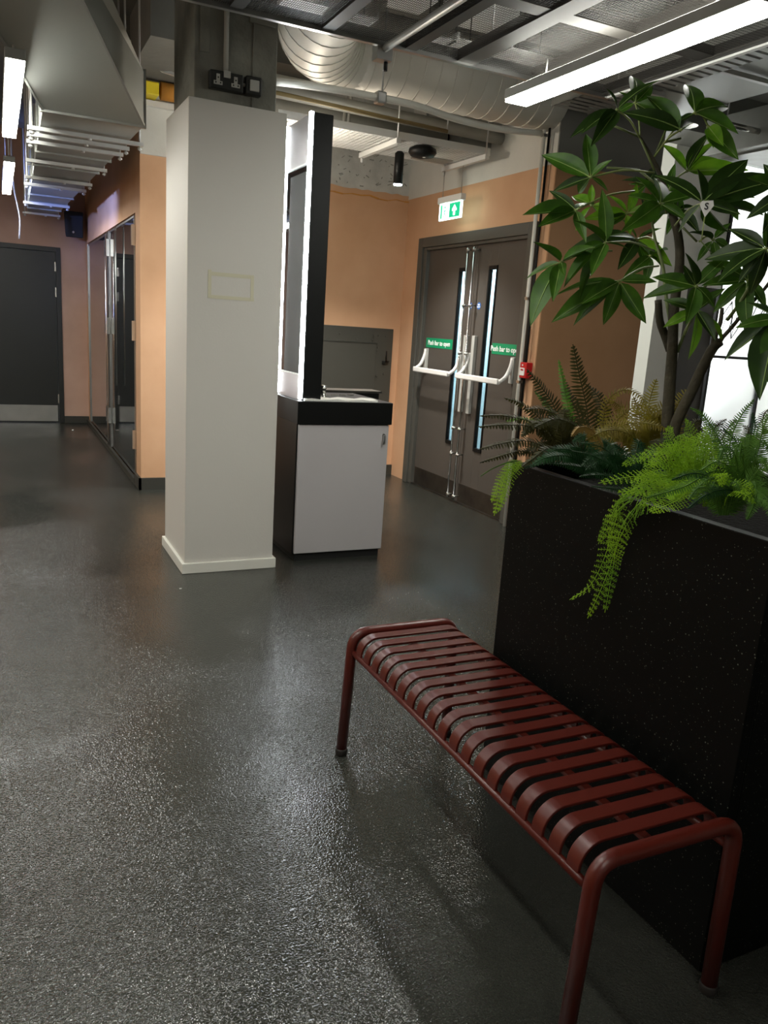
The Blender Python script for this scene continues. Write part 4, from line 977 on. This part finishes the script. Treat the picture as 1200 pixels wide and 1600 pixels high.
def cluster(c, tips, d, mm='leaf_green', root=None, spread=.09, wd=1.0):
    cc = at(*c5(*c), d); 
    MB().lathe(cc, [(.002, -.004), (.006, 0), (.002, .004)], 8).build('leaf_joint', M['petiole'], tree)
    if root is not None:
        rp, rd_ = root; q = at(*c5(*rp), rd_)
        P = cmr([q, q.lerp(cc, .5)+Vector((0, 0, .012)), cc], 4); MB().tube(P, .0028, 6).build('leaf_stalk', M['petiole'], tree)
    for i, tp in enumerate(tips):
        dd = d+random.uniform(-spread, spread); e = at(*c5(*tp), dd); x = e-cc; ln = x.length; x.normalize()
        nv = ((CAM-cc).normalized()*random.uniform(.5, 1.0)+Vector((0, 0, random.uniform(.3, 1.0)))+Vector((random.uniform(-.5, .5), random.uniform(-.5, .5), 0)))
        y = nv.cross(x).normalized(); z = x.cross(y)
        k = mm if random.random() < .65 else random.choice(('leaf_green', 'leaf_dark', 'leaf_green'))
        o = bpy.data.objects.new('leaf', LM[k, random.randrange(3)]); sc.collection.objects.link(o); o.parent = tree
        Mx = Matrix((x*ln, y*ln*wd*random.uniform(.85, 1.15), z*ln)).transposed().to_4x4(); Mx.translation = cc+x*.004-wloc(tree); o.matrix_local = Mx
CL = [
 ((545, 255), [(578, 52), (660, 142), (765, 385), (470, 200), (440, 300)], 2.2, 'leaf_green', ((570, 430), 2.2)),
 ((455, 290), [(632, 98), (232, 398), (335, 455), (300, 340), (440, 182)], 2.15, 'leaf_dark', ((570, 430), 2.2)),
 ((770, 388), [(605, 212), (545, 268), (850, 330)], 2.1, 'leaf_dark', ((640, 520), 2.2)),
 ((838, 305), [(832, 82), (1042, 215), (1055, 398), (760, 340), (960, 300)], 2.1, 'leaf_green', ((690, 450), 2.2)),
 ((905, 372), [(975, 458), (1048, 525), (930, 470)], 2.12, 'leaf_light', ((838, 310), 2.1)),
 ((325, 622), [(88, 493), (305, 405), (400, 532), (140, 680), (420, 670), (260, 700)], 2.15, 'leaf_green', ((640, 600), 2.2)),
 ((252, 785), [(0, 797), (72, 858), (135, 668), (290, 900), (330, 700)], 2.1, 'leaf_green', ((540, 690), 2.2)),
 ((878, 748), [(1125, 490), (1290, 600), (680, 568), (860, 588), (1060, 800), (1180, 790), (750, 880), (1000, 900)], 1.95, 'leaf_dark', ((740, 860), 2.2)),
 ((800, 592), [(700, 455), (908, 398), (948, 435), (1098, 582), (1010, 540)], 2.3, 'leaf_light', ((700, 700), 2.25)),
 ((668, 752), [(505, 870), (800, 830), (570, 612), (690, 570), (850, 700), (520, 700)], 2.1, 'leaf_green', ((700, 800), 2.22)),
 ((505, 800), [(300, 825), (420, 700), (560, 655), (520, 900), (640, 760), (380, 870)], 2.3, 'leaf_light', ((620, 840), 2.25)),
 ((180, 1040), [(52, 935), (3, 1105), (8, 1282), (140, 1208), (330, 960), (190, 1075)], 2.1, 'leaf_green', ((430, 985), 2.2)),
 ((468, 1135), [(125, 1318), (215, 1310), (290, 1228), (390, 1345), (597, 1335), (150, 1130), (650, 1125)], 2.1, 'leaf_green', ((660, 1060), 2.25)),
 ((845, 1160), [(580, 1200), (650, 1105), (1000, 1005), (805, 995), (785, 1060), (800, 1340), (960, 1250)], 2.0, 'leaf_green', ((730, 1180), 2.25)),
 ((850, 1280), [(860, 1500), (690, 1215), (1020, 1370), (690, 1350), (985, 1170), (940, 1420)], 2.05, 'leaf_light', ((790, 1400), 2.2)),
 ((1190, 975), [(890, 990), (1010, 860), (1190, 800), (1050, 1130), (1310, 900), (1260, 1120), (1110, 1200), (960, 1060)], 1.9, 'leaf_dark', ((1170, 1100), 2.05)),
 ((400, 945), [(262, 808), (262, 1215), (190, 1150), (405, 690), (505, 960), (240, 1010), (330, 1080)], 2.05, 'leaf_green', ((640, 985), 2.25)),
 ((555, 928), [(490, 820), (650, 860), (600, 1065), (722, 1055), (470, 1060), (222, 965), (440, 880)], 2.4, 'leaf_light', ((660, 950), 2.3)),
 ((1250, 1320), [(985, 1512), (1150, 1705), (1200, 1580), (1080, 1330), (1110, 1230)], 1.85, 'leaf_dark', ((1230, 1200), 2.0)),
 ((1290, 700), [(1110, 620), (1120, 790), (1200, 870), (1180, 560), (1260, 520)], 1.9, 'leaf_dark', ((1240, 900), 2.0)),
 ((1100, 1130), [(900, 1280), (960, 1010), (1060, 1330), (1200, 1260), (1190, 1040), (880, 1150)], 2.1, 'leaf_green', ((1130, 1250), 2.12)),
 ((600, 660), [(480, 620), (560, 760), (700, 640), (660, 560), (520, 720)], 2.35, 'leaf_dark', None),
 ((620, 1010), [(520, 1090), (560, 940), (700, 960), (720, 1080), (600, 1130)], 2.35, 'leaf_green', None),
 ((330, 760), [(230, 700), (250, 880), (430, 860), (420, 760), (330, 660)], 2.35, 'leaf_light', None),
 ((1080, 1000), [(980, 960), (960, 1100), (1120, 1120), (1190, 1010), (1090, 890)], 2.2, 'leaf_dark', None),
 ((760, 780), [(660, 800), (700, 900), (860, 880), (850, 760), (740, 660)], 2.3, 'leaf_dark', None),
 ((1010, 720), [(930, 640), (900, 780), (1050, 830), (1130, 720)], 2.1, 'leaf_green', None),
 ((700, 690), [(520, 640), (640, 850), (780, 830), (860, 700), (560, 760), (740, 560)], 2.35, 'leaf_green', None),
 ((930, 930), [(850, 1030), (1010, 850), (1040, 970), (820, 870), (960, 1080)], 2.2, 'leaf_green', ((860, 940), 2.2)),
]
for c in CL: cluster(*c)
for a_, b_ in (((570, 430), (640, 590)), ((700, 380), (640, 520)), ((640, 520), (690, 440)), ((690, 450), (770, 430)), ((455, 290), (420, 360)), ((420, 360), (560, 420)), ((330, 470), (415, 370)), ((405, 575), (560, 585)), ((560, 585), (690, 690)), ((780, 870), (850, 940))):
    P = [at(*c5(*a_), 2.2), at(*c5(*b_), 2.2)]; MB().tube(P, .0032, 6).build('twig', M['twig'], tree)
tg = T('plant_tag', 'small white diamond tag marked S held among the tree leaves', 'tag', at(1104, 335, 1.93))
c = at(1103.5, 323, 1.92); u_, r_ = UP, RT
e1 = (Vector((.86, -.5, 0))).normalized(); z1 = Vector((0, 0, 1)); nn = e1.cross(z1)
MB().poly([c+e1*-.016+z1*.004, c+e1*-.012+z1*.012, c+e1*.014+z1*.015, c+e1*.017+z1*.003, c-z1*.024], -nn*-.0015).build('tag_plate', M['white_plastic'], tg)
text('S', .022, M['lettering_black'], c+nn*.0022, e1, z1, 'lettering', tg)
MB().tube([c-z1*.022, c-z1*.08, at(1112, 395, 2.0)], .0014, 5).build('tag_stick', M['petiole'], tg)
# small bits of litter on the floor
tag(MB().lathe((.78, 10.2, 0), [(.018, 0), (.02, .006), (.012, .012)], 8).build('floor_stop', M['steel_bright']), 'tiny bright door stop on the floor before the corridor corner', 'door stop')
q = atz(282, 920, 0); tag(MB().box((q.x-.006, q.y-.004, 0), (q.x+.006, q.y+.004, .003)).build('paper_scrap', M['white_plastic']), 'tiny white scrap of paper on the floor before the column', 'scrap')
